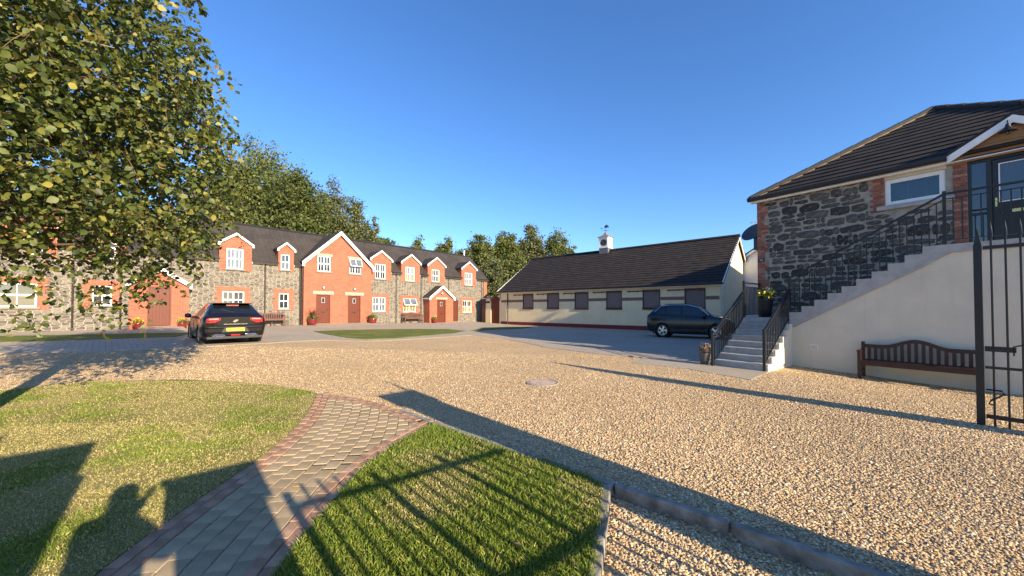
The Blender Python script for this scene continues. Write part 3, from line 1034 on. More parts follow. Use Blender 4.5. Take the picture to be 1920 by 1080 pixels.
# ------------------------------------------------------------------ the terrace
TER = empty("terrace_house", (-14.46, 26.5, 0), 0.841249)
tag(TER, "long two-storey terrace of grey rubble and orange brick with dormers", "house")
ZE, ZR, BR = 4.74, 7.50, 3.0           # eave, ridge, ridge depth
A0, A1 = -19.0, 17.55
DORM = [  # x0, x1, eave z, apex z, window x0 x1 z0 z1
    (-13.35, -11.75, 5.72, 6.36, -12.95, -12.15, 4.15, 5.35),
    (-10.85, -9.45, 5.72, 6.30, -10.5, -9.8, 4.2, 5.35),
    (-5.50, -3.82, 5.72, 6.34, -5.14, -4.28, 4.10, 5.39),
    (-2.32, -1.37, 5.72, 6.12, -2.16, -1.62, 4.26, 5.33),
    (4.26, 6.12, 5.72, 6.40, 4.68, 5.60, 4.06, 5.30),
    (7.10, 8.98, 5.72, 6.40, 7.52, 8.44, 4.04, 5.29),
    (9.85, 11.80, 5.72, 6.42, 10.32, 11.20, 4.12, 5.28),
    (13.95, 15.92, 5.72, 6.40, 14.40, 15.42, 4.0, 5.27)]
LOWW = [(-14.6, -12.33, 1.66, 2.78), (-10.62, -9.93, 1.75, 2.78), (-5.33, -4.20, 1.60, 2.68), (-2.25, -1.64, 1.56, 2.64), (4.47, 5.62, 1.33, 2.53), (7.32, 8.60, 1.27, 2.47), (14.13, 15.34, 1.16, 2.40)]
SIDE_DOOR = (12.90, 13.53, .30, 2.42)
holes = [(a, b, c, min(d, ZE)) for (_, _, _, _, a, b, c, d) in DORM] + LOWW + [SIDE_DOOR]
GX0, GX1 = -.80, 4.22
wall = holes_wall(MB(), A0, GX0, -.3, ZE, [h for h in holes if h[1] < GX0], 0)
holes_wall(wall, GX1, A1, -.3, ZE, [h for h in holes if h[0] > GX1], 0)
wall.add([(A1, 0, -.3), (A1, 6, -.3), (A1, 6, ZE), (A1, BR, ZR - .05), (A1, 0, ZE)], [(0, 1, 2, 3, 4)])
wall.add([(A0, 0, -.3), (A0, 6, -.3), (A0, 6, ZE), (A0, BR, ZR - .05), (A0, 0, ZE)], [(4, 3, 2, 1, 0)])
wall.add([(A0, 6, -.3), (A1, 6, -.3), (A1, 6, ZE), (A0, 6, ZE)], [(3, 2, 1, 0)])
wall.build("wall", M_RUBBLE, TER, fix=False)
# dark rooms behind the panes
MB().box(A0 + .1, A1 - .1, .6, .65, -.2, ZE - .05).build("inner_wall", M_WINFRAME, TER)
# brick quoin at the far end
MB().box(16.98, A1 + .02, -.02, .3, -.3, ZE - .02).build("brick_quoin", M_BRICK, TER)
# main roof slabs
ov = .22
kz = (ZR - ZE) / BR
rf = MB()
def roof_slab(xa, xb, y0):
    z0 = ZE + y0 * kz
    rf.hexa([(xa, y0, z0), (xb, y0, z0), (xb, BR, ZR), (xa, BR, ZR)], [(xa, y0, z0 + .09), (xb, y0, z0 + .09), (xb, BR, ZR + .09), (xa, BR, ZR + .09)])
cuts = sorted([(d[0] - .02, d[1] + .02, (d[2] - ZE) / kz) for d in DORM] + [(GX0, GX1, .12)])
xx_ = A0
for (ca, cb, cy) in cuts:
    roof_slab(xx_, ca, -ov)
    roof_slab(ca, cb, cy)
    xx_ = cb
roof_slab(xx_, A1 + .12, -ov)
rf.hexa([(A0, 6 + ov, ZE - ov * kz), (A1 + .12, 6 + ov, ZE - ov * kz), (A1 + .12, BR, ZR), (A0, BR, ZR)],
        [(A0, 6 + ov, ZE - ov * kz + .09), (A1 + .12, 6 + ov, ZE - ov * kz + .09), (A1 + .12, BR, ZR + .09), (A0, BR, ZR + .09)])
roof = rf.build("roof", M_SLATE, TER)
x = A0
while x < A1:
    MB().prism([(BR - .16, ZR + .0), (BR, ZR + .15), (BR + .16, ZR + .0), (BR, ZR + .10)], 'x', x, min(x + .44, A1 + .12)).build("ridge_tile", M_RIDGE, roof)
    x += .45
MB().lathe([(.07, 0), (.07, .55), (.10, .56), (.10, .62), (.05, .66)], 10, 16.9, BR, ZR).build("vent_pipe", M_FASCIA, roof)
# eaves board and gutter between the dormers and the gable
def eaves(xa, xb):
    MB().box(xa, xb, -.10, -.015, ZE - .22, ZE - .06).build("fascia_board", M_FASCIA, TER)
    m = MB()
    m.prism([(-.24, ZE - .10), (-.115, ZE - .10), (-.115, ZE - .02), (-.25, ZE - .02)], 'x', xa, xb)
    m.build("gutter", M_BLACK, TER)
edges = [A0] + [v for d in DORM[:4] for v in (d[0], d[1])] + [GX0 - .05]
for i in range(0, len(edges), 2):
    eaves(edges[i], edges[i + 1])
edges = [GX1 + .05] + [v for d in DORM[4:] for v in (d[0], d[1])] + [A1 + .1]
for i in range(0, len(edges), 2):
    eaves(edges[i], edges[i + 1])
# dormers
lowers = [None, None, None, M_GLASSL, None, M_CURTAIN, None, M_GLASSL]
for i, (x0, x1, ze, za, a, b, c, d) in enumerate(DORM):
    xm = (x0 + x1) / 2
    m = MB()
    zb = c - .12
    holes_wall(m, x0, x1, zb, ze, [(a, b, c, d)], -.03, .13)
    m.prism([(x0, ze), (x1, ze), (xm, za)], 'y', -.03, .12)
    for xx, s in ((x0, 0), (x1, 1)):       # cheeks running back into the roof
        yb = (ze - ZE) / kz + .1
        f = [(xx, -.03, ZE - .8), (xx, -.03, ze), (xx, yb, ze), (xx, .1, ZE - .8)]
        m.add(f, [(0, 1, 2, 3) if s else (3, 2, 1, 0)])
        m.add([(xx, -.03, zb), (xx, .02, zb), (xx, .02, ZE), (xx, -.03, ZE)], [(0, 1, 2, 3)])
    m.add([(x0, -.03, zb), (x1, -.03, zb), (x1, .02, zb), (x0, .02, zb)], [(0, 1, 2, 3)])
    dm = m.build("dormer", M_BRICK, TER, fix=False)
    yb = (za - ZE) / kz + .12
    gable_roof(dm, "dormer_roof", x0, x1, ze, za, -.16, yb, M_SLATE, .08, .06)
    bargeboard(dm, x0, x1, ze, za, -.13, .15, .045, .09, .10)
    for s in (0, 1):
        xx = (x0 - .06, x0 + .0) if s == 0 else (x1, x1 + .06)
        MB().box(xx[0], xx[1], .02, (ze - ZE) / kz, ze - .14, ze - .04).build("dormer_fascia", M_PIPE, dm)
    window(TER, a, b, c, d, -.03, 2 if b - a > .7 else 1, glass=M_GLASSL if i in (2, 5, 7) else M_GLASS, lower=lowers[i])
# ground-floor windows with toothed brick surrounds
for i, (a, b, c, d) in enumerate(LOWW):
    surround(TER, a - .36, b + .36, c - .12, d + .27, (a, b, c, d), 0, .13)
    window(TER, a, b, c, d, 0, 2 if b - a > .7 else 1, glass=M_GLASSL if i in (4,) else M_GLASS, lower=M_CURTAIN if i in (5, 6) else None, open_top=(i == 5), bars=2)
plank_door(TER, *SIDE_DOOR, 0, vision=False)
# projecting brick gable
GB, GA = -.28, 7.40
gx0, gx1 = GX0, GX1
gm = (gx0 + gx1) / 2
GE = 5.02
gw = [(.12, 1.02, 4.31, 5.46), (2.44, 3.36, 4.30, 5.44)]
gd = [(.03, 1.03, .50, 2.62), (2.33, 3.34, .46, 2.60)]
m = holes_wall(MB(), gx0, gx1, -.2, GE, gw + gd, GB, .13)
kg = (GA - GE) / (gm - gx0)
# upper triangle, with the window heads cut in
lo = MB()
m.prism([(gx0, GE), (gx1, GE), (gm, GA)], 'y', GB, GB + .0001) if False else None
segs = sorted([gx0, gm, gx1] + [v for w_ in gw for v in w_[:2]])
def zt(x):
    return GE + kg * ((x - gx0) if x < gm else (gx1 - x))
for p, q in zip(segs[:-1], segs[1:]):
    base = GE
    for w_ in gw:
        if w_[0] < (p + q) / 2 < w_[1]:
            base = max(GE, w_[3])
    m.add([(p, GB, base), (q, GB, base), (q, GB, zt(q)), (p, GB, zt(p))], [(0, 1, 2, 3)])
m.add([(gx0, GB, -.2), (gx0, GB, GE), (gx0, .05, GE), (gx0, .05, -.2)], [(0, 1, 2, 3)])
m.add([(gx1, GB, -.2), (gx1, GB, GE), (gx1, .05, GE), (gx1, .05, -.2)], [(3, 2, 1, 0)])
gb_ = m.build("gable_wall", M_BRICK, TER, fix=False)
gable_roof(gb_, "gable_roof", gx0, gx1, GE, GA, GB - .22, BR, M_SLATE, .16, .09)
bargeboard(gb_, gx0, gx1, GE, GA, GB - .19, .30, .05, .17, .16)
for (a, b, c, d) in gw:
    window(TER, a, b, c, d, GB, 2, open_top=(a > 2))
    MB().box(a - .14, b + .14, GB - .02, GB + .1, d + .0, d + .18).build("lintel", M_LINTEL, gb_)
for (a, b, c, d) in gd:
    plank_door(TER, a, b, c, d, GB)
    MB().box(a - .22, b + .24, GB - .03, GB + .1, d + .0, d + .24).build("lintel", M_LINTEL, gb_)
    L = MB().lathe([(.01, -.06), (.10, -.05), (.12, -.02), (.12, 0)], 14, (a + b) / 2, GB - .03, d + .50, 'y').build("wall_light", M_BLACK, TER)
    MB().lathe([(.015, -.07), (.07, -.055), (.085, -.02)], 12, (a + b) / 2, GB - .055, d + .50, 'y').build("lamp_glass", M_FASCIA, L)
# porch of the right-hand doorway
PB = -.95
px0, px1, pe, pa = 9.42, 12.10, 2.66, 3.66
pd = (10.24, 11.24, .28, 2.42)
m = holes_wall(MB(), px0, px1, -.1, pe, [pd], PB, .13)
pm = (px0 + px1) / 2
m.prism([(px0, pe), (px1, pe), (pm, pa)], 'y', PB, PB + .1)
m.add([(px0, PB, -.1), (px0, PB, pe), (px0, 0, pe), (px0, 0, -.1)], [(0, 1, 2, 3)])
m.add([(px1, PB, -.1), (px1, PB, pe), (px1, 0, pe), (px1, 0, -.1)], [(3, 2, 1, 0)])
po = m.build("porch", M_BRICK, TER, fix=False)
gable_roof(po, "porch_roof", px0, px1, pe, pa, PB - .2, .0, M_SLATE, .12, .07)
bargeboard(po, px0, px1, pe, pa, PB - .17, .24, .045, .13, .12)
MB().box(px0 - .1, px0 - .06, PB - .15, 0, pe - .22, pe - .1).build("porch_fascia", M_FASCIA, po)
plank_door(TER, *pd, PB)
MB().box(pd[0] - .12, pd[1] + .2, PB - .025, PB + .1, pd[3], pd[3] + .2).build("lintel", M_LINTEL, po)
L = MB().lathe([(.01, -.06), (.10, -.05), (.12, -.02), (.12, 0)], 14, pm + .02, PB - .03, 2.98, 'y').build("wall_light", M_BLACK, TER)
MB().lathe([(.015, -.07), (.07, -.055), (.085, -.02)], 12, pm + .02, PB - .055, 2.98, 'y').build("lamp_glass", M_FASCIA, L)
# left-hand brick porch with its wide door
LB = -.30
px0, px1, pe, pa = -9.32, -6.92, 3.02, 3.84
pd = (-8.62, -7.66, .62, 2.80)
m = holes_wall(MB(), px0, px1, -.1, pe, [pd], LB, .13)
pm = (px0 + px1) / 2
m.prism([(px0, pe), (px1, pe), (pm, pa)], 'y', LB, LB + .1)
m.add([(px0, LB, -.1), (px0, LB, pe), (px0, 0, pe), (px0, 0, -.1)], [(0, 1, 2, 3)])
m.add([(px1, LB, -.1), (px1, LB, pe), (px1, 0, pe), (px1, 0, -.1)], [(3, 2, 1, 0)])
po = m.build("porch", M_BRICK, TER, fix=False)
gable_roof(po, "porch_roof", px0, px1, pe, pa, LB - .2, .0, M_SLATE, .12, .07)
bargeboard(po, px0, px1, pe, pa, LB - .17, .24, .045, .13, .12)
plank_door(TER, *pd, LB, vision=False)
# rainwater pipes
for (x, zt_) in ((-11.25, ZE - .1), (-9.62, ZE - .1), (-3.08, ZE - .1), (6.60, ZE - .1), (9.14, ZE - .1), (12.32, ZE - .1), (16.72, ZE - .1), (17.0, ZE - .1)):
    downpipe(TER, x, 0, g(*(Vector((-14.46, 26.5)) + x * Vector((.6665, .7455)))[:]) - .02 if x != 12.32 else 3.2, zt_)
downpipe(TER, -.95, 0, .3, ZE - .05, .05)
downpipe(TER, -.88, -.16, .3, GE - .2, .035, False)
MB().box(-.96, -.84, -.18, -.02, .3, .36).build("gully", M_CONCD, TER)
# a bent hose pipe fixed to the wall under the left window
MB().tube([(-13.1, -.06, 1.25), (-12.72, -.07, 1.30), (-12.62, -.07, 1.22), (-12.5, -.07, .78), (-12.58, -.07, .72), (-12.95, -.08, .70)], .016, 6).build("wall_pipe", M_PIPE, TER)

# ramps up to the doors
def terr(a, b, z):
    c, s = math.cos(.841249), math.sin(.841249)
    return (-14.46 + a * c - b * s, 26.5 + a * s + b * c, z)
def ramp_block(name, label, a0, a1, b0, b1, ztop, flare=.0):
    pts = [terr(a0, b0, 0), terr(a1, b0, 0), terr(a1 + flare, b1, 0), terr(a0 - flare * .3, b1, 0)]
    zz = [ztop, ztop, g(*pts[2][:2]) + .016, g(*pts[3][:2]) + .016]
    b = [(p[0], p[1], g(p[0], p[1]) - .1) for p in pts]
    t = [(p[0], p[1], z) for p, z in zip(pts, zz)]
    o = MB().hexa(b, t).build(name, M_PAVING, None)
    return struct(o, label)
ramp_block("ramp", "sloping paved ramp to the left porch door", -9.0, -7.2, LB - .01, -2.6, .60)
ramp_block("ramp", "paved ramp to the two doors of the brick gable", -.30, 4.0, GB - .01, -1.9, .47, .6)
ramp_block("ramp", "paved ramp to the right porch door", 9.9, 11.9, PB - .01, -2.5, .27, .4)

# ------------------------------------------------------------------ the stable
ST = empty("stable_building", (10.09, 26.0, 0), -0.729548)
tag(ST, "long low cream stable with dark tiled roof and a clock turret", "stable")
SA0, SA1, SE, SR, SB = -15.0, 4.32, 3.36, 6.95, 5.25
SW = [(-12.16, -10.9, 1.52, 2.94), (-9.34, -8.07, 1.52, 2.95), (-6.49, -5.20, 1.50, 2.94), (-3.62, -2.33, 1.50, 2.95), (-.73, .53, 1.51, 2.94), (2.15, 3.44, 1.52, 2.94)]
m = holes_wall(MB(), SA0, SA1, -.4, SE, SW, 0, .16)
for xx, s in ((SA0, 0), (SA1, 1)):
    f = [(xx, 0, -.4), (xx, 2 * SB, -.4), (xx, 2 * SB, SE), (xx, SB, SR - .05), (xx, 0, SE)]
    m.add(f, [(0, 1, 2, 3, 4) if s else (4, 3, 2, 1, 0)])
m.add([(SA0, 2 * SB, -.4), (SA1, 2 * SB, -.4), (SA1, 2 * SB, SE), (SA0, 2 * SB, SE)], [(3, 2, 1, 0)])
m.build("wall", M_STABLE, ST, fix=False)
MB().box(SA0 - .02, SA1 + .02, -.035, .05, -.4, .31).build("plinth", M_MAROON, ST)
# brown string band between the shutters
bx = [SA0 + .05] + [v for w_ in SW for v in w_[:2]] + [SA1 - .05]
for i in range(0, len(bx), 2):
    MB().box(bx[i] + (.02 if i else 0), bx[i + 1] - .02, -.02, .03, 2.17, 2.40).build("string_band", M_BAND, ST)
for (a, b, c, d) in SW:
    f = MB()
    f.box(a, a + .06, -.025, .14, c, d); f.box(b - .06, b, -.025, .14, c, d); f.box(a + .06, b - .06, -.025, .14, d - .06, d); f.box(a - .02, b + .02, -.05, .14, c - .02, c + .16)
    sh = f.build("shutter", M_WINFRAME, ST)
    n = 9
    for k in range(n):
        p, q = a + .06 + (b - a - .12) * k / n, a + .06 + (b - a - .12) * (k + 1) / n
        MB().box(p + .004, q - .004, .03, .07, c + .16, d - .06).build("plank", M_SHUTTER, sh)
    MB().box(a + .05, b - .05, .075, .09, c + .1, d - .05).build("backing", M_WINFRAME, sh)
    rl = MB().box(a - 1.15, b - .02, -.075, -.03, d - .12, d - .05)
    for q in (a - 1.05, a - .4, b - .3):
        rl.box(q, q + .05, -.05, .0, d - .16, d - .03)
    rl.build("sliding_rail", M_WINFRAME, ST)
# tiled roof: one object per course on the front slope
slope = math.atan2(SR - SE, SB)
ss = MB()
ovs = .32
def spt(x, t, up):     # t = metres up the slope from the wall head
    return (x, t * math.cos(slope) - up * math.sin(slope), SE + t * math.sin(slope) + up * math.cos(slope))
Ls = SB / math.cos(slope)
SX0, SX1 = SA0 - .30, SA1 + .22
back = MB().hexa([(SX0, SB, SR), (SX1, SB, SR), (SX1, 2 * SB + ovs, SE - ovs * math.tan(slope)), (SX0, 2 * SB + ovs, SE - ovs * math.tan(slope))],
                 [(SX0, SB, SR + .09), (SX1, SB, SR + .09), (SX1, 2 * SB + ovs, SE - ovs * math.tan(slope) + .09), (SX0, 2 * SB + ovs, SE - ovs * math.tan(slope) + .09)])
back.hexa([spt(SX0, -ovs, -.02), spt(SX1, -ovs, -.02), spt(SX1, Ls, -.02), spt(SX0, Ls, -.02)], [spt(SX0, -ovs, .03), spt(SX1, -ovs, .03), spt(SX1, Ls, .03), spt(SX0, Ls, .03)])
sroof = back.build("roof", M_TILE, ST)
nc = 19
ex = (Ls + ovs) / nc
for i in range(nc):
    t0 = -ovs + i * ex
    c = MB()
    c.hexa([spt(SX0, t0, .035), spt(SX1, t0, .035), spt(SX1, t0 + ex * 1.12, .032), spt(SX0, t0 + ex * 1.12, .032)],
           [spt(SX0, t0, .085 + random.uniform(-.004, .004)), spt(SX1, t0, .085 + random.uniform(-.004, .004)), spt(SX1, t0 + ex * 1.12, .045), spt(SX0, t0 + ex * 1.12, .045)])
    c.build("tile_course", M_TILE, sroof)
x = SX0
while x < SX1:
    MB().prism([(SB - .17, SR + .05), (SB - .1, SR + .15), (SB, SR + .19), (SB + .1, SR + .15), (SB + .17, SR + .05)], 'x', x, min(x + .44, SX1)).build("ridge_tile", M_RIDGE, sroof)
    x += .45
MB().box(SX0, SX1, -.30, -.27, SE - .30, SE - .13).build("fascia_board", M_FASCIA, ST)
MB().box(SX0, SX1, -.27, 0, SE - .30, SE - .28).build("soffit", M_FASCIA, ST)
MB().prism([(-.43, SE - .20), (-.40, SE - .25), (-.30, SE - .25), (-.302, SE - .13), (-.43, SE - .13)], 'x', SX0, SX1 + .02).build("gutter", M_BLACK, ST)
for xx, s in ((SA1 + .16, 1), (SA0 - .27, -1)):
    m = MB()
    m.prism([(-.36, SE - .32), (-.36, SE - .12), (SB, SR + .06), (SB, SR - .17)], 'x', xx, xx + .05)
    m.prism([(2 * SB + .36, SE - .32), (2 * SB + .36, SE - .12), (SB, SR + .06), (SB, SR - .17)], 'x', xx, xx + .05)
    m.build("bargeboard", M_FASCIA, ST)
downpipe(ST, SA0 + .95, -.02, 0, SE - .2, .045)
downpipe(ST, SA1 - .0, .35, 0, SE + .1, .05, False, M_FASCIA)
# clock turret
tx, ty = -6.36, SB
hw = .42
zb = SR - .45
MB().box(tx - hw - .03, tx + hw + .03, ty - hw - .03, ty + hw + .03, zb, SR + .28).build("turret_base", plain("lead_flashing", (.13, .13, .15), .5, .2, 6, .1), ST)
m = MB()
m.box(tx - hw, tx + hw, ty - hw, ty + hw, SR + .28, SR + 1.32)
m.box(tx - hw - .07, tx + hw + .07, ty - hw - .07, ty + hw + .07, SR + .28, SR + .40)
m.box(tx - hw - .05, tx + hw + .05, ty - hw - .05, ty + hw + .05, SR + 1.22, SR + 1.325)
for sx in (-1, 1):
    for sy in (-1, 1):
        m.box(tx + sx * hw - .045, tx + sx * hw + .045, ty + sy * hw - .045, ty + sy * hw + .045, SR + .41, SR + 1.21)
tur = m.build("clock_turret", M_FASCIA, ST)
m = MB()
rings = []
for (h, z) in ((hw + .16, 1.32), (hw + .13, 1.37), (.30, 1.48), (.16, 1.64), (.05, 1.82)):
    rings.append([(tx + a * h, ty + b * h, SR + z) for a, b in ((-1, -1), (1, -1), (1, 1), (-1, 1))])
m.add([p for r_ in rings for p in r_], [(4 * k + i, 4 * k + (i + 1) % 4, 4 * k + 4 + (i + 1) % 4, 4 * k + 4 + i) for k in range(4) for i in range(4)] + [(3, 2, 1, 0), (16, 17, 18, 19)])
m.build("turret_roof", plain("lead_roof", (.20, .185, .18), .5, .25, 5, .15), tur)
cl = MB().lathe([(.0, -.025), (.29, -.025), (.31, -.02), (.31, .0)], 28, tx, ty - hw - .01, SR + .80, 'y').build("clock_face", M_BLACK, tur)
hd = MB()
hd.bar((tx, ty - hw - .045, SR + .80), (tx - .12, ty - hw - .045, SR + .95), .03, .012)
hd.bar((tx, ty - hw - .045, SR + .80), (tx - .02, ty - hw - .045, SR + .60), .022, .012)
for k in range(12):
    t = k * math.pi / 6
    hd.bar((tx + .22 * math.sin(t), ty - hw - .042, SR + .8 + .22 * math.cos(t)), (tx + .27 * math.sin(t), ty - hw - .042, SR + .8 + .27 * math.cos(t)), .022, .01)
hd.build("clock_hands", M_BRASS, tur)
v_ = MB()
v_.tube([(tx, ty, SR + 1.78), (tx, ty, SR + 2.53)], .014, 6)
v_.bar((tx - .33, ty, SR + 2.00), (tx + .33, ty, SR + 2.00), .02); v_.bar((tx, ty - .33, SR + 2.00), (tx, ty + .33, SR + 2.00), .02)
v_.bar((tx - .42, ty, SR + 2.24), (tx + .36, ty, SR + 2.24), .022)
v_.prism([(-.42 + tx, SR + 2.18), (-.42 + tx, SR + 2.30), (-.56 + tx, SR + 2.24)], 'y', ty - .01, ty + .01)
v_.prism([(tx - .12, SR + 2.28), (tx + .05, SR + 2.26), (tx + .30, SR + 2.28), (tx + .34, SR + 2.40), (tx + .22, SR + 2.38), (tx + .2, SR + 2.50), (tx + .02, SR + 2.54), (tx - .06, SR + 2.44), (tx - .14, SR + 2.38)], 'y', ty - .01, ty + .01)
v_.build("weathervane", plain("blue_black_iron", (.03, .05, .08), .5), tur)

# link wall with arched door between the terrace and the stable
LW = empty("courtyard_wall", (10.09, 26.0, 0), -0.729548)
tag(LW, "cream garden wall with arched brown door joining terrace and stable", "wall")
ar0, ar1, az = -16.42, -15.22, 2.35
arc = [(ar0 + (ar1 - ar0) * (.5 - .5 * math.cos(math.pi * k / 12)), az + .38 * math.sin(math.pi * k / 12)) for k in range(13)]
m = MB()
m.box(-17.75, ar0, 0, .25, -.2, 2.55); m.box(ar1, SA0 + .02, 0, .25, -.2, 2.55)
for k in range(12):
    (xa, za), (xb, zb_) = arc[k], arc[k + 1]
    m.prism([(xa, za), (xb, zb_), (xb, 2.85), (xa, 2.85)], 'y', 0, .25)
m.build("wall", M_STABLE, LW)
a_ = MB()
for k in range(12):
    (xa, za), (xb, zb_) = arc[k], arc[k + 1]
    cx = (ar0 + ar1) / 2
    s = 1.16
    a_.prism([(xa, za), (xb, zb_), (cx + (xb - cx) * s, az + (zb_ - az) * 1.32), (cx + (xa - cx) * s, az + (za - az) * 1.32)], 'y', -.04, .0)
a_.build("arch_band", M_WINFRAME, LW)
MB().box(-17.75, ar0 - .13, -.04, .29, 2.12, 2.32).build("string_band", M_WINFRAME, LW)
MB().box(-17.0, ar0 - .12, -.03, .02, -.2, .12).build("plinth", M_MAROON, LW)
MB().box(-17.8, ar0 - .0, -.06, .31, 2.55, 2.66).build("coping", M_CONC, LW)
MB().box(-17.72, -17.18, -.05, .0, -.2, 2.54).build("dark_panel", M_WINFRAME, LW)
d = MB().prism([(ar0, -.1)] + arc + [(ar1, -.1)], 'y', .10, .14).build("door", M_DOOR, LW)
n = 6
for k in range(n):
    p, q = ar0 + (ar1 - ar0) * k / n, ar0 + (ar1 - ar0) * (k + 1) / n
    zz = az + .38 * math.sin(math.acos(max(-1, min(1, 1 - 2 * ((p + q) / 2 - ar0) / (ar1 - ar0))))) - .05
    MB().box(p + .006, q - .006, .06, .10, -.05, zz).build("plank", M_DOOR, d)
# green-roofed shed and the white gable far behind
SH_ = empty("garden_shed", (10.09, 26.0, 0), -0.729548)
tag(SH_, "small green-roofed shed just behind the arched garden door", "shed")
MB().box(-18.6, -14.9, 2.2, 4.4, 0, 2.55).build("wall", M_STABLE2, SH_)
m = MB().prism([(1.95, 2.5), (2.4, 2.95), (4.2, 2.95), (4.65, 2.5)], 'x', -18.9, -14.8)
m.build("roof", plain("green_felt_roof", (.05, .17, .10), .6, .5, 3, .3), SH_)
MB().box(-18.9, -14.8, 1.9, 1.95, 2.36, 2.52).build("fascia_board", M_FASCIA, SH_)
# ------------------------------------------------------------------ the stone house on the right
HO = empty("stone_house", (8.27, 12.18, 0), -0.925025)
tag(HO, "dark rubble stone house with hipped tiled roof at the top of the steps", "house")
HE, HL, HA = 5.36, 7.4, 7.92          # wall head, hip-end width, apex height
HM = HL / 2
HD = 25.0
HWIN = (3.03, 4.08, 4.36, 5.05)
HDOOR = (4.42, 5.66, 3.02, 5.14)
m = holes_wall(MB(), 0, HL, -.4, HE, [HWIN, HDOOR], 0, .16)
m.add([(0, 0, -.4), (0, HD, -.4), (0, HD, HE), (0, 0, HE)], [(3, 2, 1, 0)])
m.add([(HL, 0, -.4), (HL, HD, -.4), (HL, HD, HE), (HL, 0, HE)], [(0, 1, 2, 3)])
m.add([(0, HD, -.4), (HL, HD, -.4), (HL, HD, HE), (0, HD, HE)], [(3, 2, 1, 0)])
hw_ = m.build("wall", M_HMORTAR, HO, fix=False)
MB().box(.2, HL - .2, .9, .95, 3.0, HE).build("inner_wall", M_WINFRAME, HO)
# rubble stones, one by one
rs = random.Random(4)
def stone_mesh(w, h, seed):
    r = random.Random(seed)
    n = 10
    pts = []
    for k in range(n):
        t = 2 * math.pi * (k + r.uniform(-.28, .28)) / n
        c, s = math.cos(t), math.sin(t)
        q = 1 / max(abs(c) ** 5 + abs(s) ** 5, 1e-6) ** (1 / 5)
        q *= r.uniform(.84, 1.05)
        pts.append((c * q * w / 2, s * q * h / 2))
    mm = MB()
    d = r.uniform(.012, .035)
    v = [(p[0], .03, p[1]) for p in pts] + [(p[0] * .97, -d * .55, p[1] * .97) for p in pts] + [(p[0] * .86 + r.uniform(-.01, .01), -d * r.uniform(.7, 1.35), p[1] * .82) for p in pts]
    f = [(k + n * j, (k + 1) % n + n * j, (k + 1) % n + n * (j + 1), k + n * (j + 1)) for j in (0, 1) for k in range(n)] + [tuple(range(3 * n - 1, 2 * n - 1, -1))]
    mm.add(v, f)
    return mm.mesh("stone", M_HSTONE)
STONES = {}
def free(x0, x1, z0, z1):
    if x0 < .2 or x1 > 4.24:
        return False
    if x1 > 2.72 and z1 > 4.20:
        return False
    # only what shows above the steps
    zs = 1.25 if x1 < 1.3 else 1.25 + (x0 - 1.3) * .6 - .15
    return z1 > zs
nst = 0
z = 1.22
while z < HE - .10:
    h = rs.uniform(.15, .34)
    x = .20 + rs.uniform(0, .1)
    while x < 4.3:
        w = rs.uniform(.2, .56) if rs.random() < .75 else rs.uniform(.09, .18)
        hh = h * rs.uniform(.75, 1.08)
        opts = [(x, x + w, z, z + hh)]
        if h > .19 and rs.random() < .38:
            opts = [(x, x + w, z, z + h * .46), (x, x + w * rs.uniform(.8, 1), z + h * .5, z + h)]
        for (a, b, c, d) in opts:
            if d > HE - .03:
                d = HE - .03
            lft = .215 if int(c * 2) % 2 else .33
            a = max(a, lft); b = min(b, 4.22)
            if a < 2.72 < b and d > 4.20:
                b = 2.71
            if b - a < .07:
                continue
            if free(a, b, c, d) and nst < 298 and d - c > .04:
                key = (round((b - a) / .03), round((d - c) / .03), rs.randint(0, 2))
                if key not in STONES:
                    STONES[key] = stone_mesh(max(.06, key[0] * .03 - .008), max(.045, key[1] * .03 - .006), hash(key) % 9999)
                inst("stone", STONES[key], hw_, ((a + b) / 2, rs.uniform(-.006, .008), (c + d) / 2 + rs.uniform(-.012, .012)), (0, rs.uniform(-.09, .09), 0))
                nst += 1
        x += w
    z += h
print("stones", nst)
# brickwork of the corner, the window jamb and the door jamb, one by one
BRK = {}
def brick_inst(x0, x1, z, y=-.004):
    w = round(x1 - x0, 3)
    mt = rs.choice((M_HBRICK, M_HBRICK, M_HBRICK2, M_HBRICK3))
    k = (w, mt.name)
    if k not in BRK:
        BRK[k] = MB().box(0, w, -.016, .05, 0, .063).mesh("brick", mt)
    inst("brick", BRK[k], hw_, (x0 + rs.uniform(-.002, .002), y + rs.uniform(-.004, .003), z + rs.uniform(-.002, .002)), (0, rs.uniform(-.008, .008), 0))
z, k = 1.36, 0
while z < HE - .07:
    if k % 2 == 0:
        brick_inst(0, .205, z); brick_inst(.216, .32, z) if (k // 4) % 2 else None
    else:
        brick_inst(0, .1, z); brick_inst(.111, .316, z) if (k // 4) % 2 else brick_inst(.111, .21, z)
    z += .075; k += 1
z, k = 4.22, 0
while z < HE - .1:
    if k % 2 == 0:
        brick_inst(2.74, 2.945, z)
        brick_inst(2.956, 3.02, z)
    else:
        brick_inst(2.80, 3.02, z)
    z += .075; k += 1
z, k = 3.06, 0
while z < HE - .1:
    if k % 2 == 0:
        brick_inst(4.20, 4.30, z); brick_inst(4.311, 4.415, z)
    else:
        brick_inst(4.205, 4.415, z)
    z += .075; k += 1
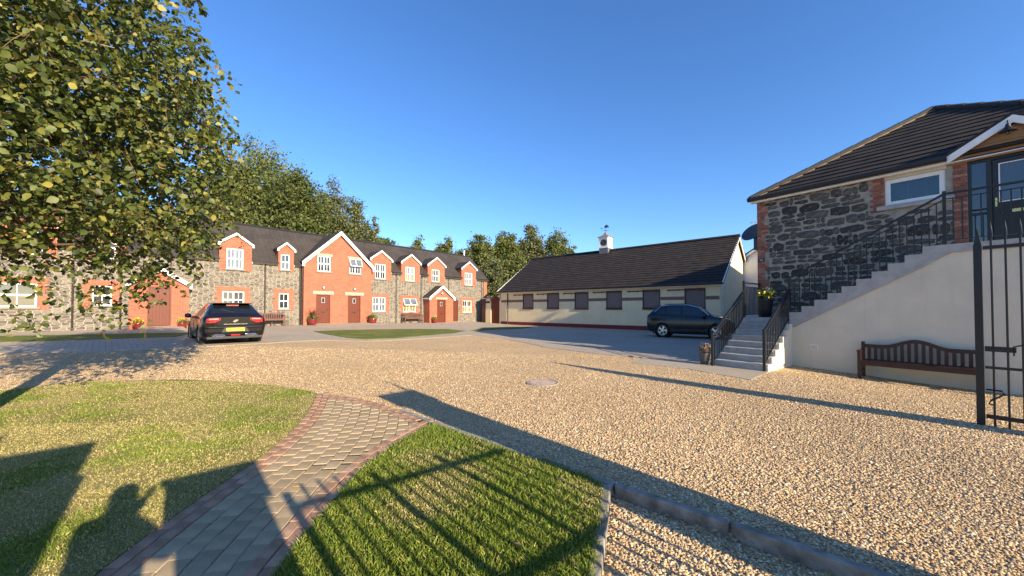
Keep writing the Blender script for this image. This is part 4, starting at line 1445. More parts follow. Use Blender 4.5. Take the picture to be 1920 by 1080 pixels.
# white window with blind
a, b, c, d = HWIN
f = MB()
w = .07
f.box(a, b, .03, .10, d - w, d); f.box(a, b, .03, .10, c, c + w); f.box(a, a + w, .03, .10, c + w, d - w); f.box(b - w, b, .03, .10, c + w, d - w)
f.box(a + w, b - w, .04, .09, d - w - .03, d - w); f.box(a + w, b - w, .04, .09, c + w, c + w + .03); f.box(a + w, a + w + .03, .04, .09, c + w + .03, d - w - .03); f.box(b - w - .03, b - w, .04, .09, c + w + .03, d - w - .03)
win = f.build("window", M_UPVC, HO)
def clear_glass():
    m, nt, bs = nodes_of("clear_pane")
    gl = nt.nodes.new("ShaderNodeBsdfGlossy"); gl.inputs["Roughness"].default_value = .03
    tr = nt.nodes.new("ShaderNodeBsdfTransparent"); tr.inputs[0].default_value = (.75, .82, .85, 1)
    fr = nt.nodes.new("ShaderNodeFresnel"); fr.inputs[0].default_value = 1.7
    mx = nt.nodes.new("ShaderNodeMixShader")
    nt.links.new(fr.outputs[0], mx.inputs[0]); nt.links.new(tr.outputs[0], mx.inputs[1]); nt.links.new(gl.outputs[0], mx.inputs[2])
    nt.links.new(mx.outputs[0], nt.nodes["Material Output"].inputs[0])
    return m
M_CLEAR = clear_glass()
MB().box(a + .1, b - .1, .06, .066, c + .1, d - .1).build("pane", M_CLEAR, win)
sl = MB().box(a + .09, b - .09, -.014, .014, -.001, .001).mesh("blind_slat", M_BLIND)
zz = c + .11
while zz < d - .1:
    inst("blind_slat", sl, win, (0, .125, zz), (R(52), 0, 0)); zz += .026
for xx in (a + .4, a + .72):
    MB().box(xx, xx + .012, .105, .108, c + .1, d - .1).build("blind_tape", M_BLIND, win)
MB().box(a - .16, b + .14, -.09, .1, c - .12, c - .002).build("sill", M_CONC, win, bevel=.008)
MB().box(a - .02, b + .02, -.012, .1, d + .002, HE - .02).build("head_board", M_RENDER, HO)
# entrance door with side light
a, b, c, d = HDOOR
f = MB()
f.box(a, a + .06, .0, .12, c, d); f.box(b - .06, b, .0, .12, c, d); f.box(a + .06, b - .06, .0, .12, d - .09, d); f.box(a + .27, a + .35, .0, .12, c, d - .09)
f.box(a + .06, a + .27, .03, .1, c, c + .12); f.box(a + .06, a + .27, .03, .1, c + .78, c + .84)
dr = f.build("entrance_door", M_DARKDOOR, HO)
MB().box(a + .06, a + .27, .05, .06, c + .12, c + .78).build("side_pane", M_GLASS, dr)
MB().box(a + .06, a + .27, .05, .06, c + .84, d - .09).build("side_pane", M_GLASS, dr)
lf = MB()
x0, x1 = a + .36, b - .07
lf.box(x0, x0 + .09, .03, .09, c + .03, d - .10); lf.box(x1 - .09, x1, .03, .09, c + .03, d - .10); lf.box(x0 + .09, x1 - .09, .03, .09, d - .2, d - .10); lf.box(x0 + .09, x1 - .09, .03, .09, c + .03, c + 1.02)
lf.build("door_leaf", M_DARKDOOR, dr)
gf = MB()
gf.box(x0 + .085, x0 + .105, .02, .04, c + 1.02, d - .2); gf.box(x1 - .105, x1 - .085, .02, .04, c + 1.02, d - .2); gf.box(x0 + .105, x1 - .105, .02, .04, c + 1.02, c + 1.04); gf.box(x0 + .105, x1 - .105, .02, .04, d - .22, d - .2)
gf.build("glazing_bead", M_UPVC, dr)
MB().box(x0 + .09, x1 - .09, .05, .06, c + 1.02, d - .2).build("door_pane", M_GLASS, dr)
MB().box(x0 + .03, x0 + .06, .015, .03, c + .93, c + 1.13).tube([(x0 + .045, .015, c + 1.06), (x0 + .045, -.03, c + 1.06), (x0 + .13, -.03, c + 1.06)], .009, 6).build("door_handle", M_BRASS, dr)
MB().box(x0 + .24, x0 + .50, .012, .03, c + .76, c + .83).build("letter_plate", M_BRASS, dr)
# house number plaque
pl_ = MB().box(.03, .20, -.045, -.022, 3.14, 3.26).build("number_plaque", plain("slate_plaque", (.035, .037, .045), .5, .2, 10, .1), HO, bevel=.004)
text_part("number", "12", .085, M_FASCIA, pl_, (.115, -.047, 3.20), (R(90), 0, 0))
# hipped roof
ovh = .15
pit = math.atan2(HA - HE, HM)
dz = ovh * math.tan(pit)
zE = HE - dz
A_ = (HM, HM, HA)
base = MB()
e00, e10, e01, e11 = (-ovh, -ovh, zE), (HL + ovh, -ovh, zE), (-ovh, HD, zE), (HL + ovh, HD, zE)
apB = (HM, HD, HA)
base.add([e00, e10, A_], [(0, 1, 2)])
base.add([e00, A_, apB, e01], [(0, 1, 2, 3)])
base.add([e10, e11, apB, A_], [(0, 1, 2, 3)])
base.add([e00, e10, e11, e01], [(3, 2, 1, 0)])
hr = base.build("roof", M_TILE, HO)
nrm = Vector((0, -math.sin(pit), math.cos(pit)))
SLO = (HM + ovh) / math.cos(pit)
nc = 15
ex = SLO / nc
for i in range(nc):
    def pt(s, side, up):
        y = -ovh + s * math.cos(pit); zz = zE + s * math.sin(pit)
        k = s / SLO
        xl, xr = -ovh + k * (HM + ovh), HL + ovh - k * (HM + ovh)
        p = Vector((xl if side == 0 else xr, y, zz)) + nrm * up
        return tuple(p)
    s0, s1 = i * ex, min(SLO, (i + 1.1) * ex)
    u0 = .050 + random.uniform(-.004, .004)
    MB().hexa([pt(s0, 0, .006), pt(s0, 1, .006), pt(s1, 1, .004), pt(s1, 0, .004)], [pt(s0, 0, u0), pt(s0, 1, u0), pt(s1, 1, .018), pt(s1, 0, .018)]).build("tile_course", M_TILE, hr)
def hip_line(p, q, n, mat):
    p, q = Vector(p), Vector(q)
    for k in range(n):
        a_, b_ = p.lerp(q, k / n), p.lerp(q, (k + .97) / n)
        MB().tube([a_ + Vector((0, 0, .03)), b_ + Vector((0, 0, .045))], [.10, .10], 8).build("hip_tile", M_RIDGE, hr)
hip_line(e00, A_, 12, M_RIDGE); hip_line(A_, e10, 12, M_RIDGE); hip_line(A_, apB, 36, M_RIDGE)
# mortar bedding line beside the left hip
q0 = Vector(e00) + Vector((.22, .04, .06)); q1 = Vector(A_) + Vector((.12, -.05, .02))
MB().bar(q0, q1, .03, .03).build("hip_bedding", M_MORTAR, hr)
# low rear roof showing behind the left hip
rl = MB()
rl.prism([(2.6, 5.35), (3.9, 6.28), (5.2, 5.35)], 'x', -.05, 1.6)
rl.build("rear_gablet", M_TILE, HO)
# fascia, gutter; small gablet above the door
GXa, GXb, GZ, GP = 4.12, 6.02, 5.19, 5.90
for (xa, xb) in ((-ovh, GXa), (GXb, HL + ovh)):
    MB().box(xa, xb, -ovh - .0, -ovh + .03, zE - .13, zE + .03).build("fascia_board", M_FASCIA, HO)
    MB().prism([(-ovh - .12, zE - .02), (-ovh - .09, zE - .07), (-ovh - .0005, zE - .07), (-ovh - .0005, zE + .05), (-ovh - .12, zE + .05)], 'x', xa - .06, xb).build("gutter", M_BLACK, HO)
MB().box(-ovh, HL + ovh, -ovh + .03, .0, zE - .12, zE - .10).build("soffit", M_FASCIA, HO)
GY = -ovh - .02
gxm = (GXa + GXb) / 2
gr_ = MB()
th = .06
for (e, s) in ((GXa - .02, 1), (GXb + .02, -1)):
    gr_.hexa([(e, GY - .03, zE + .02), (gxm, GY - .03, GP + .02), (gxm, 1.4, GP + .02), (e, 1.4, zE + .02)], [(e, GY - .03, zE + .02 + th * 1.3), (gxm, GY - .03, GP + .02 + th * 1.3), (gxm, 1.4, GP + .02 + th * 1.3), (e, 1.4, zE + .02 + th * 1.3)])
gl_ = gr_.build("gablet_roof", M_RIDGE, HO)
bb = MB()
for (e, s) in ((GXa, 1), (GXb, -1)):
    bb.prism([(e, zE + .04), (gxm, GP + .03), (gxm, GP - .15), (e + s * .0, zE - .14)], 'y', GY - .03, GY + .01)
bb.build("bargeboard", M_FASCIA, gl_)
# boarded tympanum
zt0 = 5.10
tri = lambda z_: ((z_ - (zE - .10)) / (GP - .12 - (zE - .10)))
z_ = zt0
while z_ < GP - .16:
    zz = min(z_ + .16, GP - .14)
    k0, k1 = max(0, tri(z_)), min(1, tri(zz))
    xa0, xb0 = GXa + (gxm - GXa) * k0, GXb - (GXb - gxm) * k0
    xa1, xb1 = GXa + (gxm - GXa) * k1, GXb - (GXb - gxm) * k1
    MB().prism([(xa0 + .02, z_ + .003), (xb0 - .02, z_ + .003), (xb1 - .01, zz - .003), (xa1 + .01, zz - .003)], 'y', -.07 - .004 * (z_ - 5), -.03).build("tympanum_board", M_WOODSOF, gl_)
    z_ += .16
MB().box(HDOOR[0] - .05, HDOOR[1] + .3, -.08, .05, HDOOR[3], HDOOR[3] + .06).build("door_head", M_DARKDOOR, HO)
# lantern on the gablet
lx, ly, lz = gxm - .07, GY - .13, 5.62
m = MB()
m.tube([(lx, GY + .0, lz + .16), (lx, GY - .10, lz + .17), (lx, ly, lz + .12), (lx, ly, lz + .05)], .012, 6)
m.lathe([(.015, .10), (.03, .09), (.045, .02), (.125, -.07), (.13, -.08), (.05, -.075)], 16, lx, ly, lz)
lan = m.build("porch_lantern", M_BLACK, HO)
MB().lathe([(.045, -.075), (.05, -.11), (.03, -.145), (.005, -.15)], 12, lx, ly, lz).build("lamp_glass", M_CLEAR, lan)

# ------------------------------------------------------------------ the outside staircase
STR = empty("staircase", (8.27, 12.18, 0), -0.925025)
tag(STR, "two-flight concrete staircase with white rendered wall climbing the stone house", "staircase")
R1, T1, B0 = .165, .275, -1.30
Z1 = 8 * R1
n1 = 7
for i in range(n1):
    y0 = B0 - T1 * (n1 - i)
    zt_ = R1 * (i + 1)
    s = MB()
    s.box(.03, 1.235, y0, y0 + T1, -.2 if i == 0 else zt_ - R1 - .02, zt_ - .045)
    s.box(.03, 1.235, y0 - .025, y0 + T1 + .0, zt_ - .045, zt_)
    s.build("step", M_CONC, STR)
# filling under the lower flight, white on its sunny side
poly = [(B0, -.3), (B0, Z1 - R1 - .02)]
pl2 = []
for i in range(n1 - 1, -1, -1):
    y0 = B0 - T1 * (n1 - i)
    pl2 += [(y0 + T1, R1 * (i + 1) - .0), (y0, R1 * (i + 1) - .0)]
MB().prism([(B0 + .0, -.3)] + [(B0, R1 * n1)] + pl2[1:] + [(B0 - T1 * n1, -.3)], 'x', 1.236, 1.30).build("flight_side", M_RENDER, STR)
MB().prism([(B0 + .0, -.3)] + [(B0, R1 * n1 - .2)] + [(p[0], p[1] - .2) for p in pl2[1:]] + [(B0 - T1 * n1, -.3)], 'x', .0, .03).build("flight_side", M_RENDER, STR)
# half landing
MB().box(.0, 1.235, B0 - .025, -.0, Z1 - .16, Z1).build("half_landing", M_CONC, STR, bevel=.006)
MB().box(.02, 1.235, B0, -.01, -.3, Z1 - .16).build("landing_wall", M_RENDER, STR)
# upper flight
N2, R2, T2 = 10, (3.02 - Z1) / 10, .283
XS = 1.24
SLP = R2 / T2
def Lw(x):
    return Z1 - .30 + (x - XS) * SLP
for i in range(N2 - 1):
    x0 = XS + T2 * i
    zt_ = Z1 + R2 * (i + 1)
    MB().prism([(x0, zt_), (x0 + T2 + .0, zt_), (x0 + T2, Lw(x0 + T2)), (x0, Lw(x0))], 'y', B0 - .065, -.01).build("step", M_CONC, STR)
XE = XS + T2 * (N2 - 1)
MB().prism([(XE, 3.02), (HL + .6, 3.02), (HL + .6, 2.84), (XE + .42, 2.84), (XE, Lw(XE))], 'y', B0 - .065, -.01).build("top_landing", M_CONC, STR)
# white wall under the upper flight
MB().prism([(XS + .0, -.5), (HL + .6, -.5), (HL + .6, 2.838), (XE + .43, 2.838), (XS + .0, Lw(XS) - .012)], 'y', B0 - .03, B0 + .2).build("side_wall", M_RENDER, STR)
MB().box(HL + .55, HL + .6, B0 + .2, -.01, -.5, 2.83).build("end_wall", M_RENDER, STR)
# ventilation grille
vg = MB()
vg.box(1.70, 1.87, B0 - .045, B0 - .03, .46, .60)
vt = vg.build("vent_grille", M_FASCIA, STR)
for k in range(5):
    MB().box(1.715, 1.855, B0 - .052, B0 - .045, .475 + .024 * k, .485 + .024 * k).build("vent_slat", M_CONC, vt)

# ------------------------------------------------------------------ railings
def railing(name, label, segs, fz):
    """segs: list of (p, q, post flags) in the house frame; bars between"""
    root = empty(name, (8.27, 12.18, 0), -0.925025)
    tag(root, label, "railing")
    Hh = 1.0
    bal = {}
    for (p, q, hb, ht, spacing, posts) in segs:
        p, q = Vector(p), Vector(q)
        L = (q - p).length
        hor = math.hypot(q.x - p.x, q.y - p.y)
        for flag, pt_, dn in ((posts[0], p, posts[2]), (posts[1], q, posts[3])):
            if flag:
                MB().box(pt_.x - .028, pt_.x + .028, pt_.y - .028, pt_.y + .028, pt_.z - dn, pt_.z + ht + .06).build("post", M_BLACK, root)
        MB().bar(p + Vector((0, 0, ht)), q + Vector((0, 0, ht)), .052, .042).build("handrail", M_BLACK, root)
        MB().bar(p + Vector((0, 0, ht - .12)), q + Vector((0, 0, ht - .12)), .03, .02).build("upper_rail", M_BLACK, root)
        MB().bar(p + Vector((0, 0, hb)), q + Vector((0, 0, hb)), .03, .02).build("bottom_rail", M_BLACK, root)
        n = max(1, int(round(hor / spacing)))
        hh = round(ht - .12 - hb, 3)
        if hh not in bal:
            bal[hh] = MB().box(-.0105, .0105, -.0105, .0105, 0, hh).mesh("baluster", M_BLACK)
            k_ = MB().box(-.0105, .0105, -.0105, .0105, 0, hh)
            k_.lathe([(.008, hh * .5 - .03), (.017, hh * .5 - .012), (.017, hh * .5 + .012), (.008, hh * .5 + .03)], 6)
            bal[(hh, 1)] = k_.mesh("baluster", M_BLACK)
        for i in range(1, n):
            pp = p.lerp(q, i / n)
            inst("baluster", bal[(hh, 1)] if i % 4 == 2 else bal[hh], root, (pp.x, pp.y, pp.z + hb))
    return root
yb = B0 - .035
railing("railing", "black iron railing climbing the upper flight and the top landing", [
    ((1.24, yb, Z1 - .02), (4.12, yb, 3.0), .10, 1.16, .115, (1, 1, .35, .12)),
    ((4.12, yb, 3.0), (HL + .5, yb, 3.0), .12, 1.16, .125, (0, 1, .12, .1))], 0)
railing("railing", "black iron railing on the sunny right side of the lower flight", [
    ((1.22, B0 - T1 * n1 + .0, .04), (1.22, B0 - .05, Z1 - R1 + .02), .14, .96, .115, (1, 0, .12, 0))], 0)
railing("railing", "black iron railing on the left side of the lower flight and half landing", [
    ((.05, B0 - T1 * n1 - .22, .0), (.05, B0 - T1 * n1 + .02, .04), .16, .86, .1, (1, 0, .05, 0)),
    ((.05, B0 - T1 * n1 + .02, .04), (.05, B0 + .02, Z1 - R1 + .02), .18, .98, .115, (0, 0, 0, 0)),
    ((.05, B0 + .02, Z1), (.05, -.03, Z1), .08, 1.08, .105, (1, 1, .15, .1))], 0)

# ------------------------------------------------------------------ white house, mast and dish behind the stable
WB = empty("white_house", (19.4, 27.9, 0), -0.80)
tag(WB, "white rendered gable glimpsed between the stable and the stone house", "house")
m = MB()
m.prism([(-3.0, -.2), (3.0, -.2), (3.0, 4.6), (0, 6.5), (-3.0, 4.6)], 'y', 0, 8)
m.build("wall", plain("cool_white_render", (.72, .76, .80), .9, .05, 2, .2), WB)
r_ = MB()
for s in (-1, 1):
    r_.hexa([(s * 3.3, -.3, 4.42), (0, -.3, 6.55), (0, 8, 6.55), (s * 3.3, 8, 4.42)], [(s * 3.3, -.3, 4.52), (0, -.3, 6.65), (0, 8, 6.65), (s * 3.3, 8, 4.52)])
r_.build("roof", M_RIDGE, WB)
b_ = MB()
for s in (-1, 1):
    b_.prism([(s * 3.32, 4.4), (0, 6.53), (0, 6.33), (s * 3.32, 4.2)], 'y', -.34, -.3)
b_.build("bargeboard", M_FASCIA, WB)
DI = empty("satellite_dish", (13.85, 20.6, 0), R(0))
tag(DI, "large dark satellite dish on a mast behind the stable gable", "satellite dish")
m = MB()
prof = [(.02, 0.0)] + [(r * .62, .20 * r * r) for r in (.25, .5, .75, .9, 1.0)]
dish = MB().lathe(prof + [(.625, .175), (.46, .08), (.3, .02), (.02, -.03)], 28, 0, 0, 0)
o = dish.build("dish", plain("dark_grey_dish", (.055, .065, .075), .5, .2, 4, .1), DI, True)
o.location = (-.05, -.05, 5.82); o.rotation_euler = Vector((-.75, -.30, .62)).to_track_quat('Z', 'Y').to_euler()
m.tube([(0.1, -.15, 3.3), (.1, -.15, 6.05), (.1, -.15, 6.6)], [.05, .05, .03], 8)
m.box(-.12, .32, -.33, -.05, 4.9, 5.9)
m.build("mast", M_BLACK, DI)
m = MB()
m.bar((.1, -.15, 6.5), (-.35, -.2, 6.42), .03); m.bar((-.30, -.05, 6.44), (-.32, -.35, 6.44), .02); m.bar((-.12, -.02, 6.46), (-.12, -.34, 6.46), .02); m.bar((.1, -.15, 6.5), (.28, -.12, 6.53), .03)
m.build("aerial", M_BLACK, DI)
# ------------------------------------------------------------------ cars
def upsample(K, n, axis):
    """Catmull-Rom upsampling of a control grid along one axis"""
    K = np.moveaxis(K, axis, 0)
    m_ = len(K)
    out = []
    for i in range(m_ - 1):
        p0, p1, p2, p3 = K[max(i - 1, 0)], K[i], K[i + 1], K[min(i + 2, m_ - 1)]
        m1, m2 = (p2 - p0) * .4, (p3 - p1) * .4
        for t in np.arange(n) / n:
            t2, t3 = t * t, t * t * t
            out.append((2 * t3 - 3 * t2 + 1) * p1 + (t3 - 2 * t2 + t) * m1 + (-2 * t3 + 3 * t2) * p2 + (t3 - t2) * m2)
    out.append(K[-1])
    return np.moveaxis(np.array(out), 0, axis)
def car_body(stations):
    """stations: (x, zb, wb, zs, ws, zm, wm, zbelt, wbelt, zr, wr, zc); returns dense grid [i, j, xyz] for the left half (+y)"""
    K = []
    for (x, zb, wb, zs, ws, zm, wm, zl, wl_, zr, wr, zc) in stations:
        K.append([(x, 0, zb), (x, wb, zb), (x, ws, zs), (x, wm, zm), (x, wl_, zl), (x, wr, zr), (x, wr * .55, zr + (zc - zr) * .75), (x, 0, zc)])
    K = np.array(K, float)
    return upsample(upsample(K, 8, 0), 6, 1)
def build_car(root, stations, wheels, rw, paint, glass_side, glass_rear, glass_front, trim):
    Gd = car_body(stations)
    ni, nj = Gd.shape[:2]
    reg = {"body": [], "side_window": [], "rear_window": [], "windscreen": [], "pillar": []}
    xs = Gd[:, 0, 0]
    def kind(i, j):
        x = (xs[i] + xs[i + 1]) / 2
        jj = j / 6.0
        c = (Gd[i, j] + Gd[i + 1, j + 1]) / 2
        for (wx, wz) in wheels:
            if (c[0] - wx) ** 2 + (c[2] - wz) ** 2 < (rw + .055) ** 2 and c[1] > .55 and jj < 4:
                return None
        if 4.12 < jj < 4.86:
            for (a, b) in glass_side:
                if a < x < b:
                    return "side_window"
            if glass_side[0][0] - .1 < x < glass_side[-1][1] + .1:
                return "pillar"
        if jj >= 5.12 and glass_rear[0] < x < glass_rear[1]:
            return "rear_window"
        if jj >= 5.1 and glass_front[0] < x < glass_front[1]:
            return "windscreen"
        return "body"
    for i in range(ni - 1):
        for j in range(nj - 1):
            k = kind(i, j)
            if k:
                reg[k].append((i, j))
    def mk(name, cells, mat, sides=(1, -1), cap=False):
        idx, vs, fs = {}, [], []
        for s in sides:
            def vid(i, j):
                key = (i, j, s if abs(Gd[i, j, 1]) > 1e-6 else 0)
                if key not in idx:
                    idx[key] = len(vs)
                    p = Gd[i, j]
                    vs.append((p[0], p[1] * s, p[2]))
                return idx[key]
            for (i, j) in cells:
                q = [vid(i, j), vid(i + 1, j), vid(i + 1, j + 1), vid(i, j + 1)]
                fs.append(tuple(q if s == 1 else q[::-1]))
        if cap:
            for e in (0, ni - 1):
                ring = [(Gd[e, j, 0], Gd[e, j, 1], Gd[e, j, 2]) for j in range(nj)] + [(Gd[e, j, 0], -Gd[e, j, 1], Gd[e, j, 2]) for j in range(nj - 2, 0, -1)]
                o = len(vs); vs += ring
                fs.append(tuple(range(o, o + len(ring))))
        mm = MB().add(vs, fs)
        me = mm.mesh(name, mat, True)
        bm = bmesh.new(); bm.from_mesh(me)
        bmesh.ops.remove_doubles(bm, verts=bm.verts, dist=1e-4)
        bmesh.ops.recalc_face_normals(bm, faces=bm.faces)
        for e in bm.edges:
            if len(e.link_faces) == 2 and e.calc_face_angle(0) > R(38):
                e.smooth = False
        bm.to_mesh(me); bm.free()
        return inst(name, me, root)
    mk("body", reg["body"], paint, cap=True)
    mk("pillar", reg["pillar"], trim)
    for s in (1, -1):
        mk("side_window", reg["side_window"], M_CARGLASS, (s,))
    mk("rear_window", reg["rear_window"], M_CARGLASS)
    mk("windscreen", reg["windscreen"], M_CARGLASS)
    MB().box(stations[0][0] + .3, stations[-1][0] - .3, -.62, .62, .18, .55).build("underbody", trim, root)
    # wheels
    tyre = MB()
    W = .22
    tyre.lathe([(rw * .64, -W / 2 + .01), (rw * .90, -W / 2), (rw * .97, -W / 2 + .03), (rw, -W / 4), (rw, W / 4), (rw * .97, W / 2 - .03), (rw * .90, W / 2), (rw * .64, W / 2 - .01)], 32, axis='y', cap=False)
    tm = tyre.mesh("wheel", M_TYRE, True)
    rim = MB()
    rim.lathe([(.05, -.085), (.08, -.105), (.06, -.115), (.01, -.115)], 14, axis='y')
    for k in range(5):
        t = 2 * math.pi * k / 5
        for dt in (-.16, .16):
            c, s = math.cos(t + dt), math.sin(t + dt)
            c2, s2 = math.cos(t + dt * .45), math.sin(t + dt * .45)
            rim.bar((.05 * c2, -.10, .05 * s2), (rw * .66 * c, -.09, rw * .66 * s), .045, .03, up=(0, 1, 0))
    rim.lathe([(rw * .62, -.04), (rw * .62, -.105), (rw * .67, -.108), (rw * .68, -.09), (rw * .66, -.03)], 32, axis='y', cap=False)
    rm = rim.mesh("rim", M_ALLOY)
    hub = MB().lathe([(.01, -.035), (rw * .62, -.035), (rw * .62, .0)], 24, axis='y').mesh("brake_disc", M_DARKMETAL)
    for (wx, wz) in wheels:
        for s in (1, -1):
            yw = s * (root["track"] / 2)
            wo_ = inst("wheel", tm, root, (wx, yw, wz), (0, 0, math.pi if s == 1 else 0))
            inst("rim", rm, wo_); inst("brake_disc", hub, wo_)
            arch = MB()
            n = 22
            for k in range(n):
                a0, a1 = math.pi * (k / n * 1.16 - .08), math.pi * ((k + 1) / n * 1.16 - .08)
                yo, yi = s * (root["halfw"] + .004), s * (root["halfw"] - .16)
                P = lambda a, r, y: (wx + r * math.cos(a), y, wz + r * math.sin(a))
                r0, r1 = rw + .035, rw + .088
                arch.hexa([P(a0, r0, yi), P(a0, r1, yi), P(a0, r1, yo), P(a0, r0, yo)], [P(a1, r0, yi), P(a1, r1, yi), P(a1, r1, yo), P(a1, r0, yo)])
            arch.build("wheel_arch", trim, root)
            liner = MB().lathe([(.02, 0), (rw + .06, 0), (rw + .06, -.3)], 24, axis='y', cap=False).mesh("arch_liner", M_TYRE)
            inst("arch_liner", liner, root, (wx, s * (root["halfw"] - .30), wz), (0, 0, math.pi if s == 1 else 0))
def carpaint(name, c, c2):
    m, nt, b = nodes_of(name)
    n = noise(nt, tcoord(nt), 3, 3)
    nt.links.new(ramp(nt, n.outputs[0], [(.3, c), (.7, c2)]), b.inputs["Base Color"])
    b.inputs["Roughness"].default_value = .2
    b.inputs["Specular IOR Level"].default_value = .35
    b.inputs["Metallic"].default_value = .0
    b.inputs["Coat Weight"].default_value = .5
    b.inputs["Coat Roughness"].default_value = .05
    return m
M_CARGLASS = glass_mat("car_glass", (.010, .012, .014), .03, .8)
M_TYRE = plain("tyre_rubber", (.018, .018, .018), .8, .25, 9, .2)
M_ALLOY = plain("alloy", (.62, .62, .63), .3, .08, 8, .03, metal=1)
M_DARKMETAL = plain("dark_metal", (.05, .05, .05), .5, .2, 8, .1, metal=.6)
M_CHROME = plain("chrome", (.85, .85, .85), .12, .04, 8, .0, metal=1)
M_CARBLACK = carpaint("black_car_paint", (.005, .0045, .0045), (.008, .007, .007))
M_CARBLUE = carpaint("dark_blue_car_paint", (.003, .008, .013), (.006, .014, .022))
M_TRIM = plain("black_trim", (.014, .014, .014), .55, .2, 9, .1)
M_LAMPRED = plain("tail_lamp_red", (.42, .008, .012), .12, .3, 10, .03, spec=.8, coat=.7)
M_LAMPPINK = plain("tail_lamp_pale", (.75, .25, .24), .12, .2, 10, .03, spec=.8, coat=.7)
M_PLATEY = plain("yellow_plate", (.80, .58, .03), .4, .05, 5, .02)

bx_, by_ = -9.86, 12.95               # middle of the rear bumper
CAR = empty("parked_car", (bx_, by_, g(bx_, by_) + .012), R(136.5))
tag(CAR, "shiny black hatchback with yellow rear plate parked before the terrace", "car")
CAR["track"] = 1.60; CAR["halfw"] = .925
st = [(.00, .34, .62, .46, .76, .70, .84, .92, .80, .955, .66, .97),
      (.07, .27, .74, .42, .86, .70, .905, .95, .86, 1.00, .70, 1.02),
      (.22, .22, .78, .38, .90, .70, .93, .97, .885, 1.08, .70, 1.12),
      (.50, .20, .80, .34, .905, .68, .935, .98, .89, 1.26, .65, 1.31),
      (.85, .19, .80, .32, .905, .66, .935, .98, .89, 1.405, .615, 1.45),
      (1.45, .19, .80, .30, .90, .64, .93, .97, .885, 1.455, .60, 1.51),
      (2.15, .19, .80, .30, .90, .64, .93, .96, .885, 1.44, .60, 1.50),
      (2.70, .19, .80, .30, .90, .64, .93, .95, .885, 1.34, .60, 1.41),
      (3.35, .20, .80, .32, .905, .66, .93, .95, .885, 1.04, .66, 1.07),
      (3.75, .21, .80, .34, .90, .66, .92, .88, .86, .93, .60, .97),
      (4.25, .24, .74, .38, .84, .62, .86, .76, .78, .80, .5, .82),
      (4.50, .32, .55, .42, .62, .56, .64, .64, .56, .66, .35, .67)]
build_car(CAR, st, [(.98, .335), (3.71, .335)], .335, M_CARBLACK, [(.80, 1.45), (1.55, 2.20), (2.28, 3.12)], (.20, .70), (2.72, 3.38), M_TRIM)
# rear details
def rear_box(name, y0, y1, z0, z1, x0, x1, mat, parent=CAR, bev=.0):
    return MB().box(x0, x1, y0, y1, z0, z1).build(name, mat, parent, bevel=bev)
for s in (1, -1):
    lm = MB()
    # wrap-round lamp: broad at the corner, tapering to the middle
    lm.add([(-.012, s * .80, .78), (-.012, s * .80, .93), (-.015, s * .42, .94), (-.015, s * .42, .87), (-.012, s * .62, .76),
            (.10, s * .80, .78), (.10, s * .80, .93), (.10, s * .42, .94), (.10, s * .42, .87), (.10, s * .62, .76)],
           [(0, 1, 2, 3, 4), (9, 8, 7, 6, 5), (0, 5, 6, 1), (1, 6, 7, 2), (2, 7, 8, 3), (3, 8, 9, 4), (4, 9, 5, 0)])
    lm.add([(-.011, s * .795, .78), (-.011, s * .795, .93), (.10, s * .912, .93), (.34, s * .935, .90), (.22, s * .938, .81), (.06, s * .905, .76),
            (.10, s * .70, .78), (.10, s * .70, .93), (.12, s * .80, .93), (.34, s * .86, .90), (.22, s * .86, .81), (.1, s * .80, .76)],
           [(0, 1, 2, 3, 4, 5), (11, 10, 9, 8, 7, 6)] + [(k, (k + 1) % 6, 6 + (k + 1) % 6, 6 + k) for k in range(6)])
    L = lm.build("tail_lamp", M_LAMPRED, CAR)
    MB().hexa([(-.022, s * .48, .885), (-.022, s * .74, .875), (0, s * .74, .875), (0, s * .48, .885)], [(-.022, s * .48, .925), (-.022, s * .74, .915), (0, s * .74, .915), (0, s * .48, .925)]).build("lamp_lens", M_LAMPPINK, L)
    ex_ = MB()
    pts = [(-.03, s * .30, .325), (-.03, s * .36, .355), (-.03, s * .58, .36), (-.03, s * .66, .33), (-.03, s * .58, .295), (-.03, s * .36, .295), (-.03, s * .30, .325)]
    ex_.tube(pts, .016, 6)
    E_ = ex_.build("exhaust_tip", M_CHROME, CAR)
    MB().box(-.02, .1, min(s * .34, s * .62), max(s * .34, s * .62), .30, .35).build("exhaust_bore", M_TRIM, E_)
    mi_ = MB()
    mi_.lathe([(.01, -.11), (.075, -.08), (.09, 0), (.075, .08), (.01, .10)], 14, 2.86, s * 1.04, 1.0, 'y')
    mi_.bar((2.9, s * .86, .93), (2.87, s * .98, .95), .04, .05)
    mi_.build("door_mirror", M_CARBLACK, CAR, True)
    hh = MB()
    hh.bar((1.62, s * .945, .80), (1.82, s * .945, .80), .02, .028); hh.bar((2.40, s * .945, .79), (2.62, s * .945, .79), .02, .028)
    hh.build("door_handle", M_CHROME, CAR)
    MB().bar((.75, s * .90, .975), (3.2, s * .893, .965), .012, .022).build("window_trim", M_CHROME, CAR)
    for xx in (1.50, 2.24, 3.15):
        MB().bar((xx, s * .930, .40), (xx, s * .934, .93), .006, .012).build("door_gap", M_TRIM, CAR)
rear_box("bumper_lower", -.80, .80, .20, .30, -.02, .25, M_TRIM, bev=.02)
MB().box(-.035, .10, -.84, .84, .40, .60).build("bumper", M_CARBLACK, CAR, bevel=.05)
MB().box(-.028, .10, -.80, .80, .615, .63).build("tailgate_gap", M_TRIM, CAR)
MB().box(-.045, .1, -.52, .52, .64, .70).build("plate_ledge", M_CARBLACK, CAR, bevel=.02)
